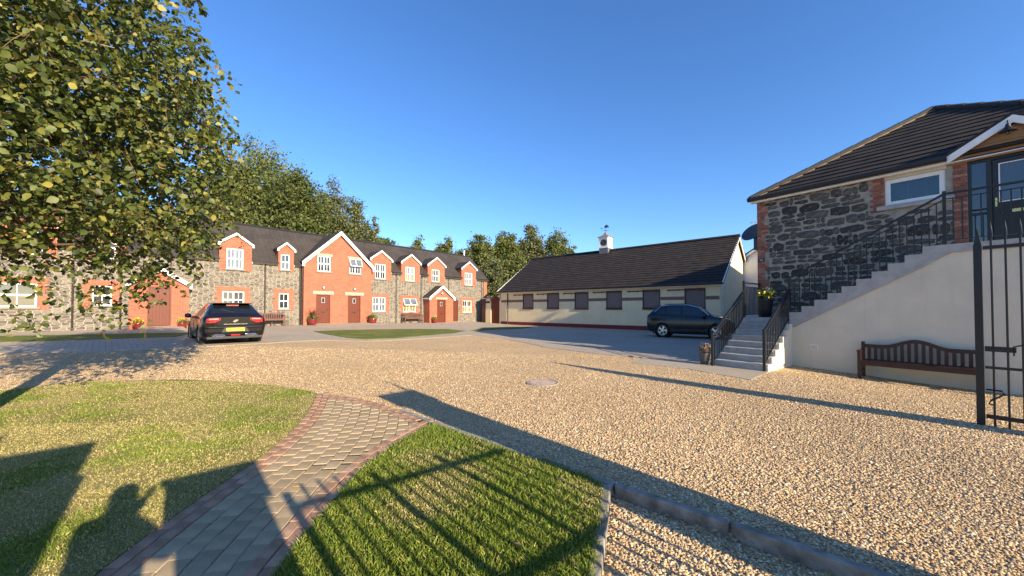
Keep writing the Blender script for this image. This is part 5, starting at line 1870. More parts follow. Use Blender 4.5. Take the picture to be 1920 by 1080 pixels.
rec = MB().prism([(-.40, .44), (.40, .44), (.31, .60), (-.31, .60)], 'x', -.042, -.030).build("plate_recess", M_TRIM, CAR)
pt_ = rear_box("number_plate", -.26, .26, .475, .585, -.052, -.043, M_PLATEY)
for k, (ch, yy) in enumerate(zip("KS63CPW", (.205, .145, .08, .02, -.07, -.13, -.20))):
    text_part("plate_letter", ch, .10, M_TRIM, pt_, (-.0535, yy, .53), (R(90), 0, R(-90)), .0012)
rear_box("fog_lamp", -.13, .13, .315, .355, -.045, -.01, M_LAMPRED)
rear_box("light_bar", -.34, .34, .712, .728, -.055, .05, M_CHROME)
bd = MB()
bd.bar((-.012, .07, .80), (-.012, -.02, .87), .03, .012, up=(1, 0, 0)); bd.bar((-.012, .00, .80), (-.012, -.07, .87), .03, .012, up=(1, 0, 0)); bd.bar((-.012, .055, .80), (-.012, -.0, .80), .02, .012, up=(1, 0, 0))
bd.build("rear_badge", M_CHROME, CAR)
MB().box(.60, .66, -.18, .18, 1.385, 1.40).build("brake_light", M_LAMPPINK, CAR)
MB().bar((.22, .0, 1.13), (.40, .35, 1.24), .02, .015).build("rear_wiper", M_TRIM, CAR)
MB().box(.52, .92, -.56, .56, 1.445, 1.475).build("roof_spoiler", M_CARBLACK, CAR, bevel=.012)

# the dark SUV in front of the stable
H2 = math.atan2(-.52, .854)
sx_, sy_ = 7.98, 21.0
SUV = empty("parked_suv", (sx_, sy_, g(sx_, sy_) + .012), H2)
tag(SUV, "dark blue SUV parked in the shade beside the cream stable", "car")
SUV.scale = (.95, 1.0, 1.07)
SUV["track"] = 1.62; SUV["halfw"] = .93
st = [(.00, .42, .62, .55, .78, .80, .86, 1.06, .80, 1.10, .66, 1.12),
      (.07, .34, .76, .48, .88, .80, .915, 1.10, .86, 1.17, .70, 1.20),
      (.25, .27, .80, .42, .91, .80, .935, 1.13, .88, 1.33, .66, 1.38),
      (.60, .24, .80, .38, .915, .78, .94, 1.14, .885, 1.53, .62, 1.59),
      (1.10, .23, .80, .36, .915, .75, .94, 1.11, .885, 1.63, .60, 1.68),
      (1.75, .23, .80, .36, .91, .73, .935, 1.08, .885, 1.66, .60, 1.72),
      (2.35, .23, .80, .36, .91, .73, .935, 1.05, .885, 1.61, .60, 1.68),
      (2.85, .23, .80, .36, .91, .73, .935, 1.04, .885, 1.43, .61, 1.51),
      (3.42, .24, .80, .38, .91, .75, .935, 1.04, .885, 1.13, .68, 1.17),
      (3.80, .26, .80, .40, .91, .74, .93, .99, .87, 1.06, .62, 1.10),
      (4.20, .30, .74, .44, .84, .70, .87, .90, .80, .96, .52, .99),
      (4.40, .38, .58, .48, .66, .64, .68, .76, .60, .79, .4, .81)]
build_car(SUV, st, [(.86, .36), (3.54, .36)], .36, M_CARBLUE, [(.55, .98), (1.06, 1.80), (1.90, 2.92)], (.24, .55), (2.92, 3.48), M_TRIM)
for s in (1, -1):
    MB().tube([(.42, s * .80, 1.29), (.75, s * .66, 1.585), (1.3, s * .63, 1.655), (2.2, s * .63, 1.645), (2.75, s * .66, 1.50), (3.2, s * .84, 1.15)], .022, 6).build("window_trim", M_CHROME, SUV)
    MB().bar((.9, s * .56, 1.69), (2.2, s * .56, 1.71), .03, .03).build("roof_rail", M_TRIM, SUV)
    MB().hexa([(-.01, s * .80, .88), (-.01, s * .80, 1.05), (.06, s * .60, 1.06), (.06, s * .60, .90)], [(.30, s * .93, .92), (.30, s * .93, 1.0), (.3, s * .8, 1.0), (.3, s * .8, .92)]).build("tail_lamp", plain("smoked_lamp", (.09, .012, .012), .15, .2, 8, .02, spec=.8), SUV)
    mi_ = MB()
    mi_.lathe([(.01, -.11), (.08, -.08), (.10, 0), (.08, .08), (.01, .10)], 14, 2.98, s * 1.05, 1.10, 'y')
    mi_.bar((3.0, s * .86, 1.03), (2.98, s * .99, 1.06), .04, .05)
    mi_.build("door_mirror", M_CARBLUE, SUV, True)
    hh = MB()
    hh.bar((1.28, s * .95, .93), (1.48, s * .95, .93), .02, .03); hh.bar((2.1, s * .95, .92), (2.3, s * .95, .92), .02, .03)
    hh.build("door_handle", M_CARBLUE, SUV)
    MB().box(1.25, 3.15, min(s * .90, s * .945), max(s * .90, s * .945), .34, .46).build("sill_cladding", M_TRIM, SUV)
    for xx in (1.02, 1.86, 3.0):
        MB().bar((xx, s * .938, .46), (xx, s * .940, 1.0), .006, .012).build("door_gap", M_TRIM, SUV)
MB().box(-.03, .2, -.80, .80, .34, .62).build("bumper", M_TRIM, SUV, bevel=.05)
MB().box(.40, .85, -.54, .54, 1.60, 1.64).build("roof_spoiler", M_CARBLUE, SUV, bevel=.012)

# ------------------------------------------------------------------ benches
def bench(root, L, nslat, mat, arch=.16, mid=True):
    """garden bench, x along, y towards the back, seat facing -y"""
    D, SH_b, BH = .46, .43, .84
    def leg(x, y, h, w=.065):
        MB().box(x - w / 2, x + w / 2, y - .03, y + .03, -.06, h).build("leg", mat, root, bevel=.005)
    for x in (-L / 2, L / 2):
        leg(x, 0, .66); leg(x, D, BH + .04)
        MB().box(x - .04, x + .04, -.06, D + .0, .66, .695).build("arm", mat, root, bevel=.006)
        MB().box(x - .02, x + .02, .03, D - .03, .14, .19).build("side_stretcher", mat, root)
    MB().box(-L / 2 + .03, L / 2 - .03, -.02, .02, SH_b - .09, SH_b - .005).build("front_rail", mat, root)
    MB().box(-L / 2 + .03, L / 2 - .03, D - .05, D - .015, SH_b - .05, SH_b + .03).build("back_rail", mat, root)
    for k in range(6):
        y = -.03 + k * (D - .02) / 6
        MB().box(-L / 2 + .035, L / 2 - .035, y, y + .06, SH_b, SH_b + .022).build("seat_slat", mat, root)
    def zt(x):
        t = min(1, abs(x) / (L * .30))
        return BH - .02 + arch * (.5 + .5 * math.cos(math.pi * t))
    m = MB()
    n = 24
    xs = [-L / 2 + .03 + (L - .06) * k / n for k in range(n + 1)]
    up = [(x, zt(x)) for x in xs]; dn = [(x, zt(x) - .085) for x in xs]
    for k in range(n):
        m.hexa([(up[k][0], D - .05, dn[k][1]), (up[k + 1][0], D - .05, dn[k + 1][1]), (up[k + 1][0], D - .01, dn[k + 1][1]), (up[k][0], D - .01, dn[k][1])],
               [(up[k][0], D - .05, up[k][1]), (up[k + 1][0], D - .05, up[k + 1][1]), (up[k + 1][0], D - .01, up[k + 1][1]), (up[k][0], D - .01, up[k][1])])
    me = m.mesh("top_rail", mat)
    bm = bmesh.new(); bm.from_mesh(me); bmesh.ops.remove_doubles(bm, verts=bm.verts, dist=1e-4); bm.to_mesh(me); bm.free()
    inst("top_rail", me, root)
    for k in range(nslat):
        x = -L / 2 + L * (k + 1) / (nslat + 1)
        w = L / (nslat + 1) * .26
        MB().box(x - w, x + w, D - .042, D - .020, SH_b + .03, zt(x) - .07).build("back_slat", mat, root)
    if mid:
        MB().box(-.03, .03, D - .06, D - .0, -.05, SH_b).build("leg", mat, root)
def seat_on(o, along, depth):
    """tilt a thing to the lie of the ground under its length"""
    return o
# the long bench by the staircase wall
bl, br_ = Vector((8.43, 8.78)), Vector((9.46, 7.41))
mid_ = (bl + br_) / 2
dirb = (br_ - bl).normalized()
BN = empty("garden_bench", (mid_.x, mid_.y, g(mid_.x, mid_.y) + .03), math.atan2(dirb.y, dirb.x))
tag(BN, "long dark mahogany bench with arched back against the white staircase wall", "bench")
bench(BN, 1.78, 15, M_BENCH, mid=False)
for s in (-1, 1):
    MB().box(s * .89 - .07, s * .89 + .07, -.07, .07, -.12, -.03).build("foot_block", M_CONC, BN)
p_ = terr(7.95, -.72, 0)
B2 = empty("garden_bench", (p_[0], p_[1], g(p_[0], p_[1]) + .05), .841249)
tag(B2, "weathered bench with arched back under the open terrace window", "bench")
bench(B2, 1.75, 13, M_BENCH2, .12)
p_ = terr(-2.75, -.75, 0)
B3 = empty("garden_bench", (p_[0], p_[1], g(p_[0], p_[1]) + .05), .841249)
tag(B3, "slatted bench half hidden behind the black hatchback", "bench")
bench(B3, 1.3, 9, M_BENCH2, .05)

# ------------------------------------------------------------------ pots and plants
def leaf_fan(n, L, w, cols, spread=1.0, up=.6, seg=3, droop=.5):
    vs, fs, cs = [], [], []
    for _ in range(n):
        th = random.uniform(0, 2 * math.pi)
        el = random.uniform(up * .4, 1.35)
        l = L * random.uniform(.7, 1.15)
        d = Vector((math.cos(th) * math.cos(el) * spread, math.sin(th) * math.cos(el) * spread, math.sin(el)))
        sd = Vector((-math.sin(th), math.cos(th), 0))
        p = Vector((0, 0, 0))
        o = len(vs)
        c = random.choice(cols)
        for k in range(seg + 1):
            t = k / seg
            q = p + d * l * t - Vector((0, 0, droop * l * t * t * (1 - math.sin(el) * .8)))
            ww = w * (.6 + .8 * t) * (1 - t) + .001
            vs.append(q - sd * ww); vs.append(q + sd * ww)
        for k in range(seg):
            fs.append((o + 2 * k, o + 2 * k + 1, o + 2 * k + 3, o + 2 * k + 2)); cs.append([v * random.uniform(.8, 1.2) for v in c])
    return color_mesh("foliage", np.array([tuple(v) for v in vs]), np.array(fs), np.array(cs), M_LEAF)
def tuft(n, r, h, size, cols, flat=.7, name="foliage"):
    P = RNG.normal(0, 1, (n, 3)); P /= np.linalg.norm(P, axis=1)[:, None]
    P *= (RNG.random(n) ** .4)[:, None]
    P = P * np.array([r, r, h * flat]) + np.array([0, 0, h * .45])
    return leaves_at(name, P, size, cols, M_LEAF)
def leaves_at(name, P, size, cols, mat, normal_bias=None):
    n = len(P)
    a = RNG.normal(0, 1, (n, 3)); a /= np.linalg.norm(a, axis=1)[:, None]
    b = RNG.normal(0, 1, (n, 3)); b -= (b * a).sum(1)[:, None] * a; b /= np.linalg.norm(b, axis=1)[:, None]
    s = size * RNG.uniform(.6, 1.3, n)[:, None]
    v = np.stack([P - a * s * .5, P + b * s * .32, P + a * s * .55, P - b * s * .32], 1)
    f = np.arange(n * 4).reshape(n, 4)
    return color_mesh(name, v.reshape(-1, 3), f, palette(n, cols, None, .18), mat)
GREENS = [(.07, .12, .02), (.11, .16, .035), (.05, .085, .02), (.15, .19, .05)]
YELL = [(.75, .52, .02), (.80, .62, .05), (.62, .40, .02)]
def pot(name, label, loc, prof, mat, sc_=1.0, n=22):
    o = empty(name, loc)
    tag(o, label, "plant pot")
    MB().lathe([(r * sc_, z * sc_) for r, z in prof], n).build("pot", mat, o, True)
    top = prof[-1][1] if prof[-1][1] > .1 else max(z for r, z in prof)
    MB().lathe([(.005, 0), (prof[-2][0] * sc_ * .9, 0.0)], 16, 0, 0, (max(z for r, z in prof) - .05) * sc_).build("soil", plain("potting_soil", (.03, .022, .016), .95, .3, 20, .6), o)
    return o, max(z for r, z in prof) * sc_
RND = [(.16, 0), (.24, .12), (.27, .26), (.25, .36), (.265, .40), (.24, .40), (.22, .33)]
def at_terr(a, b):
    p = terr(a, b, 0)
    return (p[0], p[1], g(p[0], p[1]) + .014)
o, h = pot("planter", "round red glazed pot with spiky purple cordyline beside the gable's left door", (*at_terr(-.35, -.78)[:2], at_terr(-.35, -.78)[2]), RND, M_POTRED, 1.05)
inst("cordyline", leaf_fan(70, .85, .022, [(.10, .03, .03), (.15, .06, .04), (.07, .03, .025)], 1, .5, 4, .35), o, (0, 0, h + .12))
inst("foliage", tuft(260, .34, .34, .09, GREENS + [(.20, .20, .08)]), o, (0, 0, h - .02))
o, h = pot("planter", "round red glazed pot of mixed leaves and yellow flowers beside the gable's right door", at_terr(4.08, -.85), RND, M_POTRED, 1.1)
inst("foliage", tuft(300, .36, .36, .09, GREENS), o, (0, 0, h - .02))
inst("grass_spikes", leaf_fan(28, .55, .014, [(.08, .07, .03), (.12, .10, .04)], 1, .7, 3, .3), o, (-.08, 0, h))
inst("flower", tuft(60, .30, .36, .07, YELL, name="flower"), o, (.06, -.05, h + .02))
o, h = pot("planter", "small red pot of yellow flowers beside the right porch door", at_terr(9.78, -1.25), RND, M_POTRED, .8)
inst("foliage", tuft(180, .26, .28, .08, GREENS), o, (0, 0, h - .02))
inst("flower", tuft(80, .26, .30, .08, YELL, name="flower"), o, (0, 0, h + .03))
SQ = [(.17, 0), (.21, .05), (.22, .30), (.235, .34), (.22, .34), (.2, .28)]
o, h = pot("planter", "red glazed pot of yellow flowers left of the left porch door", at_terr(-8.98, -.62), SQ, M_POTRED, 1.0, 16)
inst("foliage", tuft(140, .22, .22, .07, GREENS), o, (0, 0, h - .03))
inst("flower", tuft(150, .24, .24, .07, YELL, name="flower"), o, (0, 0, h + .02))
o, h = pot("planter", "red glazed pot of yellow flowers right of the left porch door", at_terr(-7.22, -.62), SQ, M_POTRED, .95, 16)
inst("foliage", tuft(180, .26, .24, .08, GREENS), o, (.04, 0, h - .02))
inst("flower", tuft(80, .2, .24, .07, YELL, name="flower"), o, (-.06, 0, h + .02))
def hous(a, b, z):
    c, s = math.cos(-.925025), math.sin(-.925025)
    return (8.27 + a * c - b * s, 12.18 + a * s + b * c, z)
o, h = pot("planter", "tall black planter with yellow flowers on the half landing", hous(.42, -.62, Z1), [(.15, 0), (.19, .30), (.22, .60), (.225, .66), (.205, .66), (.19, .6)], M_POTBLK, .88)
inst("foliage", tuft(160, .26, .26, .09, GREENS), o, (0, 0, h - .02))
inst("flower", tuft(70, .26, .30, .085, [(.80, .66, .05), (.85, .78, .30), (.72, .52, .03)], name="flower"), o, (0, 0, h + .05))
p_ = hous(-.22, B0 - T1 * n1 - .05, 0)
o, h = pot("planter", "grey pot of pink and cream flowers at the foot of the steps", (p_[0], p_[1], g(p_[0], p_[1]) + .012), [(.12, 0), (.15, .12), (.175, .30), (.185, .33), (.165, .33), (.15, .28)], M_POTGREY, .98)
inst("foliage", tuft(120, .20, .2, .07, [(.10, .10, .03), (.16, .13, .05)]), o, (0, 0, h - .01))
inst("flower", tuft(90, .21, .24, .06, [(.55, .36, .22), (.62, .48, .33), (.45, .25, .18)], name="flower"), o, (0, 0, h + .03))

# ------------------------------------------------------------------ manhole cover
x, y = G(1017, 718)
mc = empty("manhole_cover", (x, y, g(x, y)))
tag(mc, "round grey manhole cover set flush in the gravel", "manhole cover")
MB().lathe([(.30, 0), (.30, .016), (.345, .016), (.35, .0)], 32).build("frame_ring", plain("worn_iron", (.30, .24, .20), .8, .3, 12, .4), mc)
MB().lathe([(.005, .014), (.294, .014), (.294, 0)], 32).build("lid", plain("iron_lid", (.33, .26, .23), .7, .3, 12, .4), mc)
for k in range(-3, 4):
    w = math.sqrt(max(.01, .27 ** 2 - (k * .075) ** 2))
    MB().box(-w, w, k * .075 - .012, k * .075 + .012, .0145, .020).build("lid_rib", MATS["worn_iron"], mc)

# ------------------------------------------------------------------ open gate leaf on the right
gx, gy = G(1840, 796)
gdv = Vector((.57, -.82)).normalized()
GT = empty("iron_gate", (gx, gy, g(gx, gy)), math.atan2(gdv.y, gdv.x))
tag(GT, "tall black iron gate leaf with spiked bars standing open at the right", "gate")
GHt = 2.42
MB().box(-.037, .037, -.037, .037, -.05, 2.50).build("post", M_BLACK, GT, bevel=.004)
MB().prism([(-.033, 2.50), (.033, 2.50), (.0, 2.74)], 'y', -.03, .03).build("spike", M_BLACK, GT)
GL = 2.6
for z, t in ((.13, .055), (.80, .035), (2.45, .045)):
    MB().box(.045, GL, -.018, .018, z - t / 2, z + t / 2).build("rail", M_BLACK, GT)
MB().box(GL, GL + .08, -.04, .04, -.02, 2.5).build("post", M_BLACK, GT, bevel=.004)
bar_m = MB().tube([(0, 0, -.02), (0, 0, 2.58)], .0115, 8)
bar_m.lathe([(.0135, 2.58), (.019, 2.60), (.012, 2.70), (.002, 2.80)], 8)
bme = bar_m.mesh("bar", M_BLACK)
x = .115
while x < GL - .05:
    inst("bar", bme, GT, (x, 0, .0)); x += .118
MB().box(.045, .30, -.03, .03, 1.02, 1.09).build("latch_bar", M_BLACK, GT)
MB().tube([(.28, -.03, .98), (.28, -.03, 1.10), (.36, -.03, 1.13), (.50, -.03, 1.14), (.52, -.03, 1.12)], .011, 6).build("latch_handle", M_BLACK, GT)
MB().tube([(.05, -.04, .50), (.18, -.05, .50), (.2, -.05, .46), (.09, -.05, .36), (.07, -.05, .31), (.11, -.05, .30)], .012, 6).build("drop_bolt", M_BLACK, GT)

# ------------------------------------------------------------------ the gateway behind the camera: piers, gate, photographer (their shadows fall into view)
LD = Vector((-.682, .731)); LN = Vector((.731, .682))
def LP(d, n):
    p = LD * d + LN * n
    return (p.x, p.y)
ldr = math.atan2(LD.y, LD.x)
def pier(label, d, n, w, h, cap, knob):
    x, y = LP(d, n)
    o = empty("gate_pier", (x, y, -.02), ldr)
    tag(o, label, "gate pier")
    MB().box(-w / 2, w / 2, -w / 2, w / 2, 0, h - .12).build("shaft", M_HMORTAR, o)
    MB().box(-w / 2 - .06, w / 2 + .06, -w / 2 - .06, w / 2 + .06, h - .12, h).build("capstone", M_CONC, o)
    if cap:
        c = MB()
        e = w / 2 + .03
        c.add([(-e, -e, h), (e, -e, h), (e, e, h), (-e, e, h), (0, 0, h + cap)], [(0, 1, 4), (1, 2, 4), (2, 3, 4), (3, 0, 4), (3, 2, 1, 0)])
        c.build("pyramid_cap", M_CONC, o)
    for (yy, z0, z1, r) in knob:
        MB().tube([(0, yy, z0), (0, yy, z1)], [r, r * .35], 8).build("finial", M_BLACK, o)
    return o
#   right pier: long shadow band over the gravel
pier("square stone gate pier to the right behind the camera", -1.30, 3.06, .60, 2.60, .10, [(.05, 2.6, 2.78, .03), (-.27, 2.6, 3.12, .04)])
#   left pier with a lantern block on top
o = pier("broad stone gate pier to the left behind the camera", -1.25, -1.42, 1.55, 2.02, 0, [])
MB().box(-.3, .3, -.78, .36, 2.02, 2.62).build("block", M_HMORTAR, o)
MB().tube([(0, .1, 2.6), (0, .1, 3.1)], [.10, .02], 8).build("finial", M_BLACK, o)
#   low pier beside the photographer
pier("low stone gate pier close behind the camera on its right", -1.05, .30, .56, 1.88, 0, [])
#   closed leaf between the piers
p0, p1 = Vector((*LP(-1.05, .70), 0)), Vector((*LP(-1.30, 2.70), 0))
dv = (p1 - p0).normalized()
G2 = empty("iron_gate", p0, math.atan2(dv.y, dv.x))
tag(G2, "closed black iron gate leaf between the piers behind the camera", "gate")
Lg = (p1 - p0).length
for z, t in ((.2, .03), (.95, .04), (1.50, .04)):
    MB().box(0, Lg, -.02, .02, z, z + t).build("rail", M_BLACK, G2)
bm2 = MB().tube([(0, 0, .1), (0, 0, 1.66)], .016, 6).mesh("bar", M_BLACK)
bm3 = MB().box(-.03, .03, -.03, .03, .05, 1.62).mesh("stile", M_BLACK)
k = 0
x = .02
while x < Lg:
    inst("stile" if k in (0, 5, 10) else "bar", bm3 if k in (0, 5, 10) else bm2, G2, (x, 0, 0)); x += .135; k += 1

#   the photographer
PR_ = empty("person", (-.10, -.33, 0), 0)
tag(PR_, "person in dark jacket holding a phone up, behind the camera", "person")
def skin_body(name, verts, edges, radii, mat, parent, root_i=0, sub=2):
    me = bpy.data.meshes.new(name)
    me.from_pydata(verts, edges, [])
    o = bpy.data.objects.new(name, me)
    col.objects.link(o); o.parent = parent
    md = o.modifiers.new("skin", 'SKIN'); md.use_smooth_shade = True
    sv = me.skin_vertices[0].data if me.skin_vertices else None
    if sv is None:
        bm = bmesh.new(); bm.from_mesh(me); bm.verts.layers.skin.verify(); bm.to_mesh(me); bm.free()
        sv = me.skin_vertices[0].data
    for i, r in enumerate(radii):
        sv[i].radius = (r, r * (.8 if i in (0, 1, 2) else 1)); sv[i].use_root = (i == root_i)
    s = o.modifiers.new("sub", 'SUBSURF'); s.levels = sub; s.render_levels = sub
    me.materials.append(mat)
    return o
V = [(0, 0, .95), (0, 0, 1.20), (0, .01, 1.40), (0, .0, 1.50), (0, .03, 1.60), (0, .02, 1.72),
     (-.20, 0, 1.40), (-.27, .10, 1.20), (-.03, .26, 1.50),
     (.20, 0, 1.40), (.32, .10, 1.24), (.16, .26, 1.52),
     (-.10, 0, .88), (-.12, .03, .48), (-.13, -.02, .08), (-.13, .12, .04),
     (.10, 0, .88), (.12, .03, .48), (.13, -.02, .08), (.13, .12, .04)]
Ed = [(0, 1), (1, 2), (2, 3), (3, 4), (4, 5), (2, 6), (6, 7), (7, 8), (2, 9), (9, 10), (10, 11), (0, 12), (12, 13), (13, 14), (14, 15), (0, 16), (16, 17), (17, 18), (18, 19)]
Rd = [.17, .165, .17, .065, .105, .09, .075, .06, .04, .075, .06, .04, .10, .075, .055, .045, .10, .075, .055, .045]
skin_body("body", V, Ed, Rd, plain("dark_jacket", (.03, .035, .05), .85, .2, 10, .2), PR_)
M_SKIN = plain("skin", (.50, .30, .22), .6, .08, 10, .1)
for s, hx in ((-1, -.03), (1, .16)):
    for k, (dx, dz_) in enumerate(((0, .02), (.0, .0), (.0, -.02), (.0, -.038))):
        MB().tube([(hx, .255, 1.53 + dz_), (hx + s * .012, .285, 1.53 + dz_), (hx - s * .02, .302, 1.53 + dz_)], [.009, .0085, .007], 6).build("finger", M_SKIN, PR_)
    MB().tube([(hx, .255, 1.55), (hx - s * .02, .275, 1.565), (hx - s * .045, .290, 1.565)], [.011, .010, .008], 6).build("thumb", M_SKIN, PR_)
PH = MB().box(-.075, .075, -.020, -.012, 1.545, 1.615).build("phone", M_BLACK, None)
tag(PH, "black phone held sideways in the photographer's hands", "phone")

# ------------------------------------------------------------------ fallen leaves on the lawns and the path
lm_ = MB().add([(0, -.035, .004), (.022, -.005, .010), (0, .04, .006), (-.022, -.005, .012), (0, 0, .002)], [(0, 1, 4), (1, 2, 4), (2, 3, 4), (3, 0, 4)]).mesh("fallen_leaf", plain("dead_leaf", (.45, .30, .10), .7, .4, 30, .2))
for k, (px, py, lb) in enumerate(((165, 972, "dry yellow leaf on the left lawn between the two dark shadows"), (805, 975, "pale fallen leaf near the middle of the small right lawn"), (555, 918, "tiny leaf on the grey pavers of the path"), (970, 1036, "fallen leaf on the right lawn nearest the concrete edging"), (392, 870, "fallen leaf on the straw patch of the left lawn"), (730, 960, "fallen leaf on the right lawn nearest the brick path"))):
    x, y = G(px, py)
    o = inst("fallen_leaf", lm_, None, (x, y, g(x, y) + (.05 if k not in (2,) else .02)), (random.uniform(-.3, .3), random.uniform(-.3, .3), random.uniform(0, 6)))
    tag(o, lb, "leaf", "fallen leaves on the near lawns and path")
for o in bpy.data.objects:
    if o.name.split(".")[0] in ("foliage", "flower", "cordyline", "grass_spikes"):
        o["kind"] = "stuff"
# ------------------------------------------------------------------ trees
def unit(n):
    v = RNG.normal(0, 1, (n, 3))
    return v / np.linalg.norm(v, axis=1)[:, None]
def far_crown(name, rx, ry, z0, z1, ncl, per, leaf, cols, upright=0.0, seed=0):
    """leaf clumps through an uneven ellipsoid; gaps between the clumps"""
    rng = np.random.default_rng(seed)
    d = unit(ncl)
    rad = rng.random(ncl) ** .45
    lump = 1 + .22 * np.sin(d[:, 0] * 5 + seed) * np.cos(d[:, 2] * 4 + seed * 2) + .12 * rng.standard_normal(ncl)
    c = d * np.minimum(rad * lump, 1.04)[:, None]
    zz = c[:, 2]
    taper = 1 - upright * np.clip(zz, 0, 1)
    C = np.stack([c[:, 0] * rx * taper, c[:, 1] * ry * taper, (z0 + z1) / 2 + zz * (z1 - z0) / 2], 1)
    sig = (rx * .15) * rng.uniform(.6, 1.3, ncl)
    n = ncl * per
    P = np.repeat(C, per, 0) + rng.normal(0, 1, (n, 3)) * np.repeat(sig, per)[:, None] * np.array([1, 1, .85])
    return leaves_at(name, P, leaf, cols, M_FOL), C
def far_tree(name, label, px, depth, ytop, hw, cols, zbase, group, ncl=150, per=60, leaf=.30, upright=.3, seed=1, dens=1.0):
    X = (px - 960) / F_PX * depth
    zt_ = CAM_H + (578 - ytop) * depth / F_PX
    rx = hw * depth / F_PX
    o = empty(name, (X, depth, g(X, depth)))
    tag(o, label, "tree", group)
    me, C = far_crown("crown", rx, rx * .9, zbase, zt_, int(ncl * dens), per, leaf, cols, upright, seed)
    inst("crown", me, o)
    m = MB()
    tr = max(.12, .012 * zt_ * 1.6)
    m.tube([(0, 0, -.3), (.05, 0, zbase * .6), (-.1, .1, (zbase + zt_) / 2), (.05, 0, zt_ * .9)], [tr * 1.3, tr, tr * .6, .03], 8)
    m.build("trunk", M_BARK, o, True)
    rr = random.Random(seed)
    for k in range(7):
        c = C[rr.randrange(len(C))]
        zb_ = max(zbase * .7, min(c[2] - 1.0, zt_ * .75)) * rr.uniform(.7, 1)
        md = (c[0] * .45, c[1] * .45, zb_ + (c[2] - zb_) * .6)
        MB().tube([(0, 0, zb_), md, tuple(c)], [tr * .45, tr * .28, .025], 6).build("limb", M_BARK, o, True)
    return o
OLIVE = [(.095, .12, .03), (.135, .155, .042), (.062, .08, .02), (.18, .175, .06), (.115, .145, .034)]
DARKG = [(.07, .095, .024), (.10, .125, .034), (.045, .062, .017), (.13, .14, .042)]
GREYG = [(.095, .112, .045), (.13, .145, .06), (.062, .078, .028), (.18, .18, .08)]
gp = "trees behind the terrace"
far_tree("broadleaf_tree", "tallest olive-green tree rising behind the terrace roof", 478, 41, 272, 78, OLIVE, 3.5, gp, 420, 80, .27, .25, 1)
far_tree("broadleaf_tree", "rounded olive tree left of the brick gable, beside the tallest one", 555, 38, 322, 62, DARKG, 3.0, gp, 400, 80, .26, .3, 2)
far_tree("broadleaf_tree", "sparse grey-green tree right above the brick gable's peak", 618, 43, 350, 46, GREYG, 3.0, gp, 300, 70, .25, .45, 3)
far_tree("broadleaf_tree", "thin grey-green tree just right of the brick gable's peak", 662, 45, 378, 34, GREYG, 3.0, gp, 220, 70, .25, .45, 4)
far_tree("broadleaf_tree", "slender tree at the right end of the tall group over the roof", 696, 47, 410, 22, GREYG, 3.0, gp, 150, 70, .25, .45, 5)
far_tree("broadleaf_tree", "dark tree mostly hidden behind the birch, left of the tallest", 395, 42, 330, 60, DARKG, 3.0, gp, 170, 70, .30, .3, 6)
gp = "distant trees behind the terrace end and the stable"
far_tree("poplar_tree", "low dark tree over the terrace ridge near the first right dormer", 726, 58, 443, 22, DARKG, 2, gp, 200, 70, .32, .2, 7)
far_tree("poplar_tree", "small tree peeping over the terrace ridge at its middle right", 782, 60, 450, 28, OLIVE, 2, gp, 220, 70, .32, .2, 8)
far_tree("poplar_tree", "small tree over the terrace ridge beside its far vent pipe", 834, 60, 452, 24, OLIVE, 2, gp, 220, 70, .32, .2, 9)
far_tree("poplar_tree", "dense poplar directly behind the far end of the terrace", 902, 56, 446, 32, OLIVE, 1.5, gp, 420, 70, .30, .15, 10)
far_tree("poplar_tree", "tall poplar in the gap between terrace and stable", 948, 58, 436, 28, OLIVE, 1.5, gp, 420, 70, .30, .2, 11)
far_tree("poplar_tree", "tallest loose-leaved poplar over the left end of the stable roof", 996, 60, 429, 30, GREYG, 1.5, gp, 380, 70, .30, .2, 12)
far_tree("poplar_tree", "broad poplar over the stable roof, rightmost of the row", 1046, 60, 440, 32, OLIVE, 1.5, gp, 360, 70, .30, .25, 13)
far_tree("poplar_tree", "small shrubby tree just right of the poplar row", 1074, 62, 462, 16, OLIVE, 1.5, gp, 140, 60, .30, .3, 14)

far_tree("poplar_tree", "low round tree filling the gap behind the arched garden door", 925, 52, 490, 26, GREYG, 1.0, gp, 240, 60, .28, .1, 15)
far_tree("poplar_tree", "low bushy tree between two poplars left of the stable ridge", 972, 54, 478, 26, OLIVE, 1.0, gp, 240, 60, .28, .1, 16)
far_tree("poplar_tree", "low dark tree over the terrace ridge between its last two dormers", 866, 57, 464, 24, DARKG, 1.5, gp, 200, 60, .30, .2, 17)
